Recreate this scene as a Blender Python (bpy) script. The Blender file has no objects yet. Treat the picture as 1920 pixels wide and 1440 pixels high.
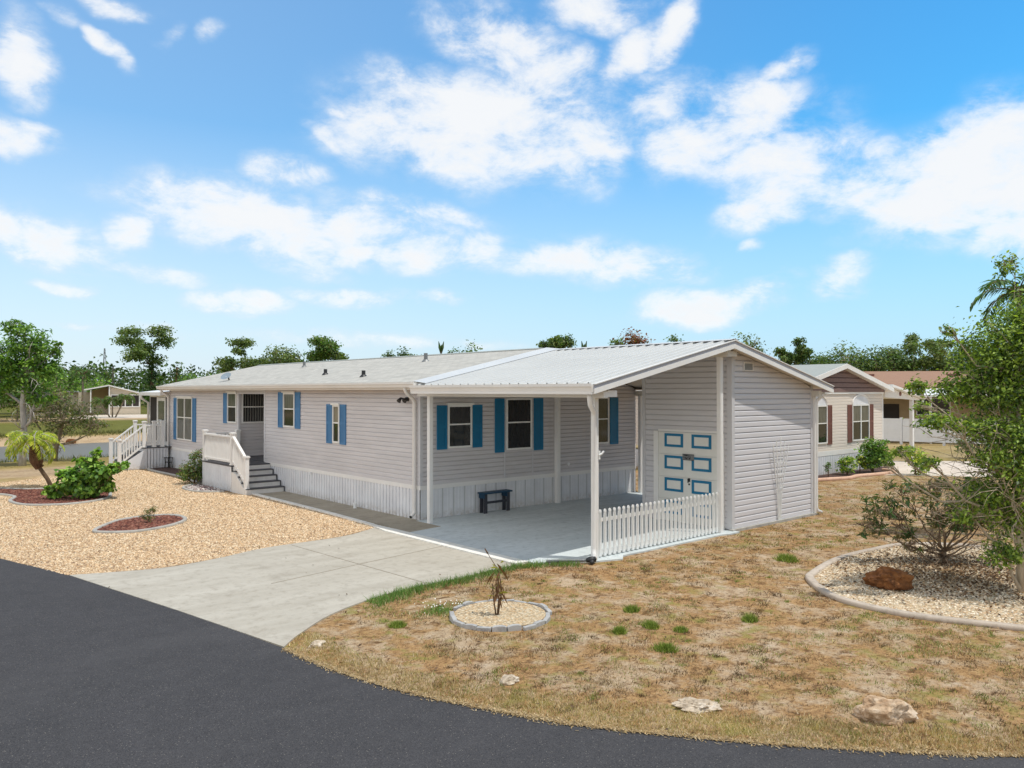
import bpy, math, random
import numpy as np
from mathutils import Vector, Matrix, noise as mnoise

scene = bpy.context.scene
COL = scene.collection
R = math.radians

def s2l(c):
    return c / 12.92 if c <= 0.04045 else ((c + 0.055) / 1.055) ** 2.4
def rgb(r, g, b):
    return (s2l(r / 255), s2l(g / 255), s2l(b / 255))

# ------------------------------------------------------------------ materials
def new_mat(name):
    m = bpy.data.materials.new(name)
    m.use_nodes = True
    nt = m.node_tree
    nt.nodes.clear()
    out = nt.nodes.new('ShaderNodeOutputMaterial')
    bs = nt.nodes.new('ShaderNodeBsdfPrincipled')
    nt.links.new(bs.outputs[0], out.inputs[0])
    return m, nt, bs, out

def N(nt, typ, **kw):
    n = nt.nodes.new(typ)
    for k, v in kw.items():
        if k.startswith('i_'):
            n.inputs[k[2:].replace('_', ' ')].default_value = v
        else:
            setattr(n, k, v)
    return n

def coords(nt, scale=(1, 1, 1), rot=(0, 0, 0)):
    tc = N(nt, 'ShaderNodeTexCoord')
    mp = N(nt, 'ShaderNodeMapping')
    mp.inputs['Scale'].default_value = scale
    mp.inputs['Rotation'].default_value = rot
    nt.links.new(tc.outputs['Object'], mp.inputs[0])
    return mp.outputs[0]

def noise(nt, vec, scale, detail=4, rough=0.6):
    n = N(nt, 'ShaderNodeTexNoise')
    n.inputs['Scale'].default_value = scale
    n.inputs['Detail'].default_value = detail
    n.inputs['Roughness'].default_value = rough
    if vec is not None:
        nt.links.new(vec, n.inputs['Vector'])
    return n.outputs['Fac']

def ramp(nt, fac, stops):
    r = N(nt, 'ShaderNodeValToRGB')
    e = r.color_ramp.elements
    while len(e) < len(stops):
        e.new(0.5)
    for i, (p, c) in enumerate(stops):
        e[i].position = p
        e[i].color = (c[0], c[1], c[2], 1) if not isinstance(c, (int, float)) else (c, c, c, 1)
    nt.links.new(fac, r.inputs[0])
    return r.outputs[0]

def mixc(nt, fac, a, b, mode='MIX'):
    m = N(nt, 'ShaderNodeMix', data_type='RGBA', blend_type=mode)
    for sock, val in ((m.inputs[0], fac), (m.inputs[6], a), (m.inputs[7], b)):
        if hasattr(val, 'is_linked') or hasattr(val, 'links'):
            nt.links.new(val, sock)
        elif isinstance(val, (int, float)):
            sock.default_value = val
        else:
            sock.default_value = (val[0], val[1], val[2], 1)
    return m.outputs[2]

def bump(nt, bs, height, strength=0.3, dist=0.01):
    b = N(nt, 'ShaderNodeBump')
    b.inputs['Strength'].default_value = strength
    b.inputs['Distance'].default_value = dist
    nt.links.new(height, b.inputs['Height'])
    nt.links.new(b.outputs[0], bs.inputs['Normal'])

def plain(name, col, rough=0.5, var=0.12, scale=3.0, stretch=(1, 1, 1), bmp=0.0, bscale=60, spec=0.5, metal=0.0):
    """a painted / moulded surface with faint mottling and weathering"""
    m, nt, bs, out = new_mat(name)
    v = coords(nt, stretch)
    f = noise(nt, v, scale, 5, 0.65)
    lo = tuple(c * (1 - var) for c in col)
    hi = tuple(min(1, c * (1 + var * 0.7)) for c in col)
    nt.links.new(ramp(nt, f, [(0.3, lo), (0.7, hi)]), bs.inputs['Base Color'])
    bs.inputs['Roughness'].default_value = rough
    bs.inputs['Specular IOR Level'].default_value = spec
    bs.inputs['Metallic'].default_value = metal
    if bmp:
        bump(nt, bs, noise(nt, v, bscale, 3), bmp, 0.004)
    return m

M = {}
M['siding'] = plain('vinyl_siding', rgb(208, 203, 202), 0.55, 0.10, 1.4, (0.4, 0.4, 2.5), 0.08, 90)
M['shed_siding'] = plain('shed_siding', rgb(212, 209, 210), 0.5, 0.05, 2.2, (0.4, 0.4, 2.5), 0.08, 90)
M['trim_grey'] = plain('corner_trim', rgb(204, 202, 202), 0.5, 0.04)
M['white'] = plain('white_vinyl', rgb(234, 231, 226), 0.4, 0.05, 2.0)
M['white_dirty'] = plain('white_vinyl_weathered', rgb(226, 222, 216), 0.5, 0.10, 4.0, (1, 1, 0.35))
def skirt_mat():
    m, nt, bs, out = new_mat('skirting_vinyl')
    v = coords(nt)
    base = ramp(nt, noise(nt, v, 2.0, 4), [(0.3, rgb(214, 214, 216)), (0.7, rgb(230, 230, 231))])
    tc = N(nt, 'ShaderNodeTexCoord'); sx = N(nt, 'ShaderNodeSeparateXYZ'); nt.links.new(tc.outputs['Object'], sx.inputs[0])
    low = ramp(nt, sx.outputs[2], [(0.0, 1.0), (0.22, 0.0)])                # soil splashed up by rain
    spl = mixc(nt, 1.0, low, ramp(nt, noise(nt, v, 9, 6, .75), [(0.40, 0.0), (0.65, 0.75)]), 'MULTIPLY')
    nt.links.new(mixc(nt, spl, base, rgb(172, 158, 138)), bs.inputs['Base Color'])
    bs.inputs['Roughness'].default_value = 0.5
    return m
M['skirt'] = skirt_mat()
M['skirt_vent'] = plain('skirting_vent_strip', rgb(196, 196, 195), 0.6, 0.08)
M['soffit'] = plain('soffit_vinyl', rgb(214, 196, 176), 0.6, 0.05)
M['gutter'] = plain('gutter_metal', rgb(232, 226, 218), 0.4, 0.05, 1.5, (1, 0.5, 1))
M['blue'] = plain('blue_shutter_paint', rgb(66, 122, 168), 0.5, 0.10, 5.0, (1, 1, 0.5))
M['blue_deep'] = plain('deep_blue_paint', rgb(0, 112, 152), 0.5, 0.08, 5.0)
M['frame'] = plain('window_frame_white', rgb(236, 234, 228), 0.4, 0.03)
M['dark_edge'] = plain('dark_gap', (0.02, 0.02, 0.02), 0.8, 0.1)
M['black_metal'] = plain('black_metal', (0.02, 0.02, 0.022), 0.5, 0.2)
M['bench_blue'] = plain('bench_blue_paint', rgb(16, 62, 88), 0.55, 0.15, 6)
M['bench_grey'] = plain('bench_dark_paint', rgb(58, 58, 66), 0.6, 0.15, 6)
M['tread'] = plain('step_tread', rgb(74, 74, 78), 0.6, 0.12, 6)
M['door_white'] = plain('garage_door_white', rgb(226, 224, 216), 0.45, 0.05)
M['metal_roof'] = plain('white_metal_roof', rgb(205, 205, 202), 0.38, 0.05, 1.2, (1, 0.4, 1), 0.0)
M['ceiling'] = plain('carport_ceiling', rgb(214, 208, 196), 0.6, 0.05)
M['pvc'] = plain('pvc_white', rgb(235, 235, 232), 0.35, 0.05)
M['brown_shake'] = plain('brown_shake', rgb(128, 104, 98), 0.7, 0.18, 7, (1, 1, 3))
M['brown_shutter'] = plain('brown_shutter', rgb(122, 78, 66), 0.6, 0.12, 6)
M['cream_siding'] = plain('cream_siding', rgb(226, 214, 200), 0.55, 0.05, 2.2, (0.4, 0.4, 2.5))
M['tan_wall'] = plain('tan_wall', rgb(172, 150, 116), 0.7, 0.1)
M['beige_wall'] = plain('beige_wall', rgb(206, 192, 172), 0.7, 0.08)
M['far_dark_wall'] = plain('screen_mesh', rgb(52, 46, 42), 0.8, 0.15)
M['vinyl_fence'] = plain('grey_white_fence', rgb(222, 222, 224), 0.45, 0.05)
M['iron'] = plain('wrought_iron', (0.015, 0.015, 0.015), 0.5, 0.2)
M['plaque'] = plain('plaque_grey', rgb(120, 122, 122), 0.4, 0.3, 30)
M['pole_wood'] = plain('weathered_pole', rgb(96, 88, 80), 0.8, 0.2, 8)

def glass(name, col, rough=0.06):
    m, nt, bs, out = new_mat(name)
    v = coords(nt, (6, 6, 0.6))
    f = noise(nt, v, 3.0, 2)
    nt.links.new(ramp(nt, f, [(0.35, tuple(c * 0.75 for c in col)), (0.65, tuple(c * 1.2 for c in col))]), bs.inputs['Base Color'])
    bs.inputs['Roughness'].default_value = rough
    bs.inputs['Specular IOR Level'].default_value = 0.6
    return m
M['glass_dark'] = glass('window_glass_dark', (0.020, 0.021, 0.020))
M['glass_mid'] = glass('window_glass_curtain', (0.12, 0.12, 0.10), 0.12)
M['glass_tan'] = glass('window_glass_blind', (0.22, 0.19, 0.14), 0.15)

def blinds_mat():
    m, nt, bs, out = new_mat('window_vertical_blinds')
    tc = N(nt, 'ShaderNodeTexCoord')
    w = N(nt, 'ShaderNodeTexWave', wave_type='BANDS', bands_direction='X')
    w.inputs['Scale'].default_value = 3.4
    w.inputs['Distortion'].default_value = 0.2
    nt.links.new(tc.outputs['Object'], w.inputs[0])
    nt.links.new(ramp(nt, w.outputs['Fac'], [(0.55, (0.012, 0.012, 0.012)), (0.8, (0.16, 0.16, 0.14))]), bs.inputs['Base Color'])
    bs.inputs['Roughness'].default_value = 0.08
    return m
M['blinds'] = blinds_mat()

def shingles(name, base, dark):
    m, nt, bs, out = new_mat(name)
    v = coords(nt, (1, 1, 1), (0, 0, R(90)))
    b = N(nt, 'ShaderNodeTexBrick')
    b.inputs['Scale'].default_value = 1.0
    b.inputs['Brick Width'].default_value = 0.32
    b.inputs['Row Height'].default_value = 0.14
    b.inputs['Mortar Size'].default_value = 0.012
    b.inputs['Mortar Smooth'].default_value = 0.3
    b.inputs['Bias'].default_value = 0.0
    b.inputs['Color1'].default_value = (0.25, 0.25, 0.25, 1)
    b.inputs['Color2'].default_value = (0.9, 0.9, 0.9, 1)
    b.inputs['Mortar'].default_value = (0.0, 0.0, 0.0, 1)
    nt.links.new(v, b.inputs['Vector'])
    f2 = noise(nt, v, 1.3, 4)
    f3 = noise(nt, v, 45, 3)
    c1 = mixc(nt, b.outputs['Color'], dark, base)
    c2 = mixc(nt, f2, c1, tuple(c * 0.8 for c in base))
    c3 = mixc(nt, 0.25, c2, ramp(nt, f3, [(0.3, tuple(c * 0.6 for c in base)), (0.7, tuple(min(1, c * 1.3) for c in base))]))
    nt.links.new(c3, bs.inputs['Base Color'])
    bs.inputs['Roughness'].default_value = 0.9
    bump(nt, bs, b.outputs['Color'], 0.5, 0.01)
    return m
M['shingle'] = shingles('grey_shingles', rgb(200, 196, 186), rgb(108, 106, 101))
M['shingle_brown'] = shingles('brown_shingles', rgb(164, 128, 104), rgb(138, 104, 84))
M['shingle_pale'] = shingles('pale_shingles', rgb(170, 174, 168), rgb(140, 144, 140))

def asphalt():
    m, nt, bs, out = new_mat('asphalt')
    v = coords(nt)
    big = noise(nt, v, 0.55, 5)
    mid = noise(nt, v, 4.0, 5)
    fine = noise(nt, v, 90, 2, 0.7)
    vo = N(nt, 'ShaderNodeTexVoronoi')
    vo.inputs['Scale'].default_value = 62
    nt.links.new(v, vo.inputs['Vector'])
    base = ramp(nt, big, [(0.3, rgb(46, 46, 49)), (0.7, rgb(60, 59, 62))])
    base = mixc(nt, 0.35, base, ramp(nt, mid, [(0.3, rgb(40, 40, 43)), (0.7, rgb(70, 69, 71))]))
    base = mixc(nt, 0.35, base, ramp(nt, fine, [(0.3, rgb(34, 34, 36)), (0.7, rgb(116, 113, 112))]))
    sep = N(nt, 'ShaderNodeSeparateColor')
    nt.links.new(vo.outputs['Color'], sep.inputs[0])
    pick = ramp(nt, sep.outputs[0], [(0.90, 0.0), (0.93, 1.0)])
    near = ramp(nt, vo.outputs['Distance'], [(0.22, 1.0), (0.38, 0.0)])
    spots = mixc(nt, 1.0, pick, near, 'MULTIPLY')
    base = mixc(nt, spots, base, rgb(120, 115, 108))
    base = mixc(nt, ramp(nt, noise(nt, coords(nt, (0.5, 1.5, 1), (0, 0, R(-30))), 0.35, 5), [(0.52, 0.0), (0.75, 0.4)]), base, rgb(92, 90, 90))
    nt.links.new(base, bs.inputs['Base Color'])
    bs.inputs['Roughness'].default_value = 0.9
    bs.inputs['Specular IOR Level'].default_value = 0.2
    bump(nt, bs, fine, 0.5, 0.006)
    return m
M['asphalt'] = asphalt()

def concrete(name, a, b, stain, joints=None):
    m, nt, bs, out = new_mat(name)
    v = coords(nt)
    v2 = coords(nt, (0.5, 2.2, 1), (0, 0, R(20)))
    f1 = noise(nt, v2, 0.9, 6, 0.6)
    f2 = noise(nt, v, 6, 5, 0.7)
    f3 = noise(nt, v, 120, 2)
    c = ramp(nt, f1, [(0.32, a), (0.68, b)])
    c = mixc(nt, ramp(nt, f2, [(0.50, 0.0), (0.72, 0.7)]), c, stain)
    c = mixc(nt, ramp(nt, noise(nt, v, 1.7, 7, 0.7), [(0.56, 0.0), (0.68, 0.45)]), c, stain)
    c = mixc(nt, 0.12, c, ramp(nt, f3, [(0.3, tuple(x * 0.5 for x in a)), (0.7, tuple(min(1, x * 1.3) for x in b))]))
    nt.links.new(c, bs.inputs['Base Color'])
    bs.inputs['Roughness'].default_value = 0.8
    bump(nt, bs, f3, 0.15, 0.003)
    return m
M['driveway'] = concrete('driveway_concrete', rgb(168, 160, 145), rgb(189, 182, 168), rgb(144, 134, 118))
M['walk'] = concrete('walkway_concrete', rgb(150, 140, 122), rgb(168, 158, 140), rgb(122, 112, 98))
M['slab'] = concrete('painted_slab', rgb(186, 194, 194), rgb(208, 214, 214), rgb(156, 163, 162))
M['kerb_white'] = concrete('white_kerb', rgb(226, 222, 212), rgb(238, 235, 226), rgb(190, 184, 172))
M['kerb_grey'] = concrete('grey_edging', rgb(160, 156, 148), rgb(184, 180, 171), rgb(126, 120, 111))
M['kerb_tan'] = concrete('tan_edging', rgb(176, 160, 142), rgb(200, 186, 170), rgb(132, 118, 102))
M['kerb_terra'] = concrete('terracotta_edging', rgb(206, 164, 136), rgb(222, 184, 158), rgb(170, 130, 108))
M['block_grey'] = concrete('scalloped_block', rgb(150, 148, 146), rgb(190, 188, 184), rgb(110, 108, 110))
M['far_concrete'] = concrete('pale_concrete', rgb(206, 190, 172), rgb(222, 208, 192), rgb(190, 176, 158))

def pebbly(name, cols, scale, bstr=0.8):
    m, nt, bs, out = new_mat(name)
    v = coords(nt)
    vo = N(nt, 'ShaderNodeTexVoronoi')
    vo.inputs['Scale'].default_value = scale
    nt.links.new(v, vo.inputs['Vector'])
    sep = N(nt, 'ShaderNodeSeparateColor')
    nt.links.new(vo.outputs['Color'], sep.inputs[0])
    k = len(cols)
    c = ramp(nt, sep.outputs[0], [((i + 0.5) / k, x) for i, x in enumerate(cols)])
    dk = ramp(nt, vo.outputs['Distance'], [(0.35, 1.0), (0.75, 0.45)])
    c = mixc(nt, 1.0, c, dk, 'MULTIPLY')
    c = mixc(nt, ramp(nt, noise(nt, v, 0.7, 5), [(0.35, 0.0), (0.7, 0.25)]), c, tuple(x * 0.75 for x in cols[1]))
    nt.links.new(c, bs.inputs['Base Color'])
    bs.inputs['Roughness'].default_value = 0.9
    inv = ramp(nt, vo.outputs['Distance'], [(0.0, 1.0), (0.7, 0.0)])
    bump(nt, bs, inv, bstr, 0.015)
    return m
M['gravel'] = pebbly('tan_gravel', [rgb(194, 154, 112), rgb(213, 177, 136), rgb(225, 195, 158), rgb(202, 166, 128)], 30)
M['shells'] = pebbly('shell_gravel', [rgb(206, 180, 142), rgb(226, 204, 168), rgb(198, 160, 112), rgb(230, 214, 184)], 30)
M['mulch_red'] = pebbly('red_mulch', [rgb(96, 44, 34), rgb(128, 62, 48), rgb(80, 38, 30), rgb(148, 82, 64)], 30)
M['mulch_dark'] = pebbly('dark_mulch', [rgb(70, 46, 38), rgb(92, 62, 52), rgb(56, 38, 32), rgb(110, 80, 68)], 24)
M['river_stone'] = pebbly('mixed_river_stone', [rgb(110, 92, 90), rgb(168, 156, 150), rgb(88, 70, 70), rgb(206, 196, 186)], 18)

def attr_mat(name, rough=0.6, transl=0.0, spec=0.3, gain=1.0):
    """colour that belongs to each leaf / blade / stone, stored per face"""
    m, nt, bs, out = new_mat(name)
    a = N(nt, 'ShaderNodeVertexColor', layer_name='Col')
    nt.links.new(a.outputs[0], bs.inputs['Base Color'])
    bs.inputs['Roughness'].default_value = rough
    bs.inputs['Specular IOR Level'].default_value = spec
    if transl:
        tr = N(nt, 'ShaderNodeBsdfTranslucent')
        br = mixc(nt, 1.0, a.outputs[0], (1.5, 1.6, 0.7), 'MULTIPLY')
        nt.links.new(br, tr.inputs[0])
        mx = N(nt, 'ShaderNodeMixShader')
        mx.inputs[0].default_value = transl
        nt.links.new(bs.outputs[0], mx.inputs[1])
        nt.links.new(tr.outputs[0], mx.inputs[2])
        nt.links.new(mx.outputs[0], out.inputs[0])
    return m
M['leaf'] = attr_mat('leaf', 0.5, 0.35, 0.35)
M['blade'] = attr_mat('grass_blade', 0.7, 0.2, 0.2)
M['stone'] = attr_mat('loose_stone', 0.85)
M['litter'] = attr_mat('leaf_litter', 0.8)

def bark(name, a, b, scale=8):
    m, nt, bs, out = new_mat(name)
    v = coords(nt, (1, 1, 0.35))
    f = noise(nt, v, scale, 6, 0.7)
    nt.links.new(ramp(nt, f, [(0.3, a), (0.7, b)]), bs.inputs['Base Color'])
    bs.inputs['Roughness'].default_value = 0.9
    bump(nt, bs, f, 0.6, 0.02)
    return m
M['bark_grey'] = bark('grey_bark', rgb(112, 98, 82), rgb(170, 156, 136))
M['bark_brown'] = bark('brown_bark', rgb(74, 56, 40), rgb(122, 98, 72))
M['bark_twig'] = bark('brown_twig', rgb(98, 80, 62), rgb(150, 128, 104))
M['bark_tan'] = bark('tan_twig', rgb(150, 132, 108), rgb(206, 190, 166))
M['bark_pale'] = bark('pale_bark', rgb(120, 112, 102), rgb(206, 200, 190), 5)
M['palm_boot'] = bark('palm_boots', rgb(70, 46, 30), rgb(136, 100, 68), 22)

def rock_mat(name, a, b, c):
    m, nt, bs, out = new_mat(name)
    v = coords(nt)
    f = noise(nt, v, 5, 7, 0.7)
    f2 = noise(nt, v, 24, 4, 0.7)
    col = ramp(nt, f, [(0.3, a), (0.52, b), (0.72, c)])
    col = mixc(nt, ramp(nt, f2, [(0.3, 0.5), (0.55, 0.0)]), col, tuple(x * 0.45 for x in a))
    nt.links.new(col, bs.inputs['Base Color'])
    bs.inputs['Roughness'].default_value = 0.9
    bump(nt, bs, f2, 0.8, 0.02)
    return m
M['rock_white'] = rock_mat('limestone', rgb(150, 132, 110), rgb(206, 188, 164), rgb(226, 216, 202))
M['rock_stained'] = rock_mat('stained_limestone', rgb(150, 112, 76), rgb(204, 176, 144), rgb(222, 208, 190))
M['rock_brown'] = rock_mat('rusty_boulder', rgb(84, 48, 20), rgb(124, 76, 34), rgb(150, 100, 52))

def water():
    m, nt, bs, out = new_mat('pond_water')
    v = coords(nt, (1, 0.5, 1))
    bs.inputs['Base Color'].default_value = (0.16, 0.148, 0.125, 1)
    bs.inputs['Specular IOR Level'].default_value = 0.03
    bs.inputs['Roughness'].default_value = 0.3
    bs.inputs['IOR'].default_value = 1.33
    bump(nt, bs, noise(nt, v, 3, 3), 0.06, 0.05)
    return m
M['water'] = water()

def ground_mat():
    m, nt, bs, out = new_mat('ground_soil_and_grass')
    v = coords(nt)
    a = N(nt, 'ShaderNodeVertexColor', layer_name='Col')
    z = N(nt, 'ShaderNodeVertexColor', layer_name='Zone')
    f1 = noise(nt, v, 0.9, 6, 0.65)
    f2 = noise(nt, v, 7, 6, 0.7)
    f3 = noise(nt, v, 60, 4, 0.75)
    wild = mixc(nt, 1.0, a.outputs[0], ramp(nt, f1, [(0.3, rgb(214, 208, 200)), (0.7, rgb(255, 252, 245))]), 'MULTIPLY')
    wild = mixc(nt, 0.8, wild, mixc(nt, 1.0, wild, ramp(nt, f2, [(0.3, rgb(150, 126, 100)), (0.45, rgb(226, 214, 198)), (0.75, rgb(255, 255, 255))]), 'MULTIPLY'))
    # dry lawn: pale sandy soil showing through patches of dead thatch, brown runners and yellow-green weeds
    def nz(scale, det, ro, sx=1.0, rot=0, off=0):
        mp = N(nt, 'ShaderNodeMapping'); tc = N(nt, 'ShaderNodeTexCoord'); nt.links.new(tc.outputs['Object'], mp.inputs[0])
        mp.inputs['Scale'].default_value = (1, sx, 1); mp.inputs['Rotation'].default_value = (0, 0, R(rot)); mp.inputs['Location'].default_value = (off, off * 1.7, 0)
        return noise(nt, mp.outputs[0], scale, det, ro)
    soil = ramp(nt, nz(5, 6, .7), [(0.3, rgb(178, 154, 126)), (0.55, rgb(200, 180, 154)), (0.75, rgb(212, 198, 180))])
    thatch = ramp(nt, nz(13, 5, .7, 1.5, 25, 3), [(0.3, rgb(124, 94, 62)), (0.5, rgb(174, 138, 94)), (0.7, rgb(198, 165, 120))])
    c = mixc(nt, ramp(nt, nz(1.5, 9, .72, 1, 0, 7), [(0.42, 0.0), (0.54, 0.92)]), soil, thatch)
    c = mixc(nt, ramp(nt, nz(4.2, 7, .75, 1.3, 50, 11), [(0.53, 0.0), (0.63, 0.9)]), c, rgb(112, 84, 56))
    c = mixc(nt, ramp(nt, nz(17, 5, .75, 1, 0, 15), [(0.55, 0.0), (0.63, 0.85)]), c, rgb(98, 74, 50))
    c = mixc(nt, ramp(nt, nz(1.9, 7, .7, 1, 70, 21), [(0.54, 0.0), (0.64, 0.75)]), c, rgb(150, 146, 80))
    c = mixc(nt, 0.55, c, mixc(nt, 1.0, c, ramp(nt, f3, [(0.34, rgb(130, 110, 88)), (0.52, rgb(255, 252, 246))]), 'MULTIPLY'))
    c = mixc(nt, 0.45, c, mixc(nt, 1.0, c, mixc(nt, 0.5, a.outputs[0], (1, 1, 1)), 'MULTIPLY'))
    col = mixc(nt, z.outputs[0], wild, c)
    nt.links.new(col, bs.inputs['Base Color'])
    bs.inputs['Roughness'].default_value = 0.95
    bs.inputs['Specular IOR Level'].default_value = 0.15
    h = mixc(nt, 0.5, f2, f3)
    bump(nt, bs, h, 0.7, 0.03)
    return m
M['ground'] = ground_mat()

# ------------------------------------------------------------------ mesh helper
class MB:
    def __init__(s):
        s.v = []; s.f = []; s.m = []
    def add(s, pts, faces, m=0):
        o = len(s.v)
        s.v += [tuple(p) for p in pts]
        for f in faces:
            s.f.append(tuple(i + o for i in f)); s.m.append(m)
        return s
    def poly(s, pts, m=0):
        return s.add(pts, [tuple(range(len(pts)))], m)
    def box(s, x0, x1, y0, y1, z0, z1, m=0):
        if x0 > x1: x0, x1 = x1, x0
        if y0 > y1: y0, y1 = y1, y0
        if z0 > z1: z0, z1 = z1, z0
        p = [(x0, y0, z0), (x1, y0, z0), (x1, y1, z0), (x0, y1, z0), (x0, y0, z1), (x1, y0, z1), (x1, y1, z1), (x0, y1, z1)]
        return s.add(p, [(0, 3, 2, 1), (4, 5, 6, 7), (0, 1, 5, 4), (1, 2, 6, 5), (2, 3, 7, 6), (3, 0, 4, 7)], m)
    def prism(s, pts, d, m=0):
        """polygon pts (3-D) extruded by vector d"""
        n = len(pts)
        q = [tuple(a + b for a, b in zip(p, d)) for p in pts]
        fs = [tuple(range(n))[::-1], tuple(range(n, 2 * n))]
        fs += [(i, (i + 1) % n, n + (i + 1) % n, n + i) for i in range(n)]
        return s.add(list(pts) + q, fs, m)
    def bar(s, a, b, w, h, m=0, up=(0, 0, 1)):
        a = Vector(a); b = Vector(b); d = (b - a).normalized()
        sd = d.cross(Vector(up))
        if sd.length < 1e-4: sd = d.cross(Vector((1, 0, 0)))
        sd.normalize(); u = sd.cross(d)
        c = [a + sd * x * w / 2 + u * y * h / 2 for x, y in ((-1, -1), (1, -1), (1, 1), (-1, 1))]
        return s.prism([tuple(p) for p in c], tuple(b - a), m)
    def tube(s, pts, rad, n=8, m=0, cap=True):
        pts = [Vector(p) for p in pts]
        if isinstance(rad, (int, float)): rad = [rad] * len(pts)
        rings = []; prev = None
        for i, p in enumerate(pts):
            d = (pts[min(i + 1, len(pts) - 1)] - pts[max(i - 1, 0)])
            if d.length < 1e-7: d = Vector((0, 0, 1))
            d.normalize()
            if prev is None:
                t = Vector((0, 0, 1)) if abs(d.z) < 0.9 else Vector((1, 0, 0))
                a = d.cross(t).normalized()
            else:
                a = (prev - d * prev.dot(d))
                if a.length < 1e-5: a = d.orthogonal()
                a.normalize()
            prev = a; b = d.cross(a)
            rings.append([p + (a * math.cos(2 * math.pi * k / n) + b * math.sin(2 * math.pi * k / n)) * rad[i] for k in range(n)])
        vs = [v for r in rings for v in r]; fs = []
        for i in range(len(pts) - 1):
            for k in range(n):
                fs.append((i * n + k, i * n + (k + 1) % n, (i + 1) * n + (k + 1) % n, (i + 1) * n + k))
        if cap:
            fs.append(tuple(range(n))[::-1]); fs.append(tuple(range((len(pts) - 1) * n, len(pts) * n)))
        return s.add(vs, fs, m)
    def sweep(s, path, prof, closed=False, m=0):
        """profile [(offset, z)] carried along a ground path [(x, y)]"""
        n = len(path); k = len(prof); vs = []
        for i in range(n):
            a = Vector(path[(i - 1) % n] if closed or i > 0 else path[i])
            b = Vector(path[(i + 1) % n] if closed or i < n - 1 else path[i])
            t = (b - a).normalized(); nr = Vector((-t.y, t.x))
            for o, z in prof:
                p = Vector(path[i]) + nr * o
                vs.append((p.x, p.y, z))
        fs = []
        for i in range(n if closed else n - 1):
            j = (i + 1) % n
            for q in range(k):
                r = (q + 1) % k
                fs.append((i * k + q, i * k + r, j * k + r, j * k + q))
        if not closed:
            fs.append(tuple(range(k))); fs.append(tuple(range((n - 1) * k, n * k))[::-1])
        return s.add(vs, fs, m)
    def build(s, name, mats, parent=None, smooth=False, bevel=0.0):
        org = ORG.get(parent, Vector((0, 0, 0))) if parent else Vector((0, 0, 0))
        me = bpy.data.meshes.new(name)
        me.from_pydata([(v[0] - org.x, v[1] - org.y, v[2] - org.z) for v in s.v], [], s.f)
        if not isinstance(mats, (list, tuple)): mats = [mats]
        for mt in mats: me.materials.append(mt)
        me.polygons.foreach_set('material_index', s.m)
        if smooth: me.polygons.foreach_set('use_smooth', [True] * len(s.f))
        me.update()
        o = bpy.data.objects.new(name, me)
        COL.objects.link(o)
        if parent: o.parent = parent; ORG[o] = org
        if bevel:
            md = o.modifiers.new('bevel', 'BEVEL'); md.width = bevel; md.segments = 2; md.limit_method = 'ANGLE'
        return o

ORG = {}
def tag(o, label=None, cat=None, group=None, kind=None):
    if label: o['label'] = label
    if cat: o['category'] = cat
    if group: o['group'] = group
    if kind: o['kind'] = kind
    return o
def thing(name, loc, label, cat, group=None):
    o = bpy.data.objects.new(name, None)
    o.empty_display_size = 0.2
    o.location = loc
    COL.objects.link(o)
    ORG[o] = Vector(loc)
    return tag(o, label, cat, group)

def catmull(pts, closed=False, sub=6):
    out = []; n = len(pts)
    rng = range(n if closed else n - 1)
    for i in rng:
        p0 = pts[(i - 1) % n] if closed or i > 0 else pts[i]
        p1 = pts[i]; p2 = pts[(i + 1) % n]
        p3 = pts[(i + 2) % n] if closed or i + 2 < n else p2
        for k in range(sub):
            t = k / sub
            out.append(tuple(0.5 * (2 * b + (c - a) * t + (2 * a - 5 * b + 4 * c - d) * t * t + (3 * b - a - 3 * c + d) * t ** 3)
                             for a, b, c, d in zip(p0, p1, p2, p3)))
    if not closed: out.append(tuple(pts[-1]))
    return out

def in_poly(x, y, poly):
    """vectorised point-in-polygon"""
    x = np.asarray(x); y = np.asarray(y)
    c = np.zeros(x.shape, bool); j = len(poly) - 1
    for i in range(len(poly)):
        xi, yi = poly[i]; xj, yj = poly[j]
        cond = ((yi > y) != (yj > y)) & (x < (xj - xi) * (y - yi) / (yj - yi + 1e-12) + xi)
        c ^= cond; j = i
    return c

def vnoise(x, y, scale, seed=0):
    x = np.asarray(x) * scale; y = np.asarray(y) * scale
    xi = np.floor(x).astype(np.int64); yi = np.floor(y).astype(np.int64)
    fx = x - xi; fy = y - yi
    fx = fx * fx * (3 - 2 * fx); fy = fy * fy * (3 - 2 * fy)
    def h(a, b):
        n = (a * 374761393 + b * 668265263 + seed * 974711) & 0x7fffffff
        n = ((n ^ (n >> 13)) * 1274126177) & 0x7fffffff
        n = n ^ (n >> 16)
        return (n & 0xffff) / 65535.0
    return (h(xi, yi) * (1 - fx) + h(xi + 1, yi) * fx) * (1 - fy) + (h(xi, yi + 1) * (1 - fx) + h(xi + 1, yi + 1) * fx) * fy
def fbm(x, y, scale, seed=0, oct=4):
    t = 0; a = 0.5; s = 0
    for o in range(oct):
        t = t + a * vnoise(x, y, scale * 2 ** o, seed + o * 17); s += a; a *= 0.55
    return t / s

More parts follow.
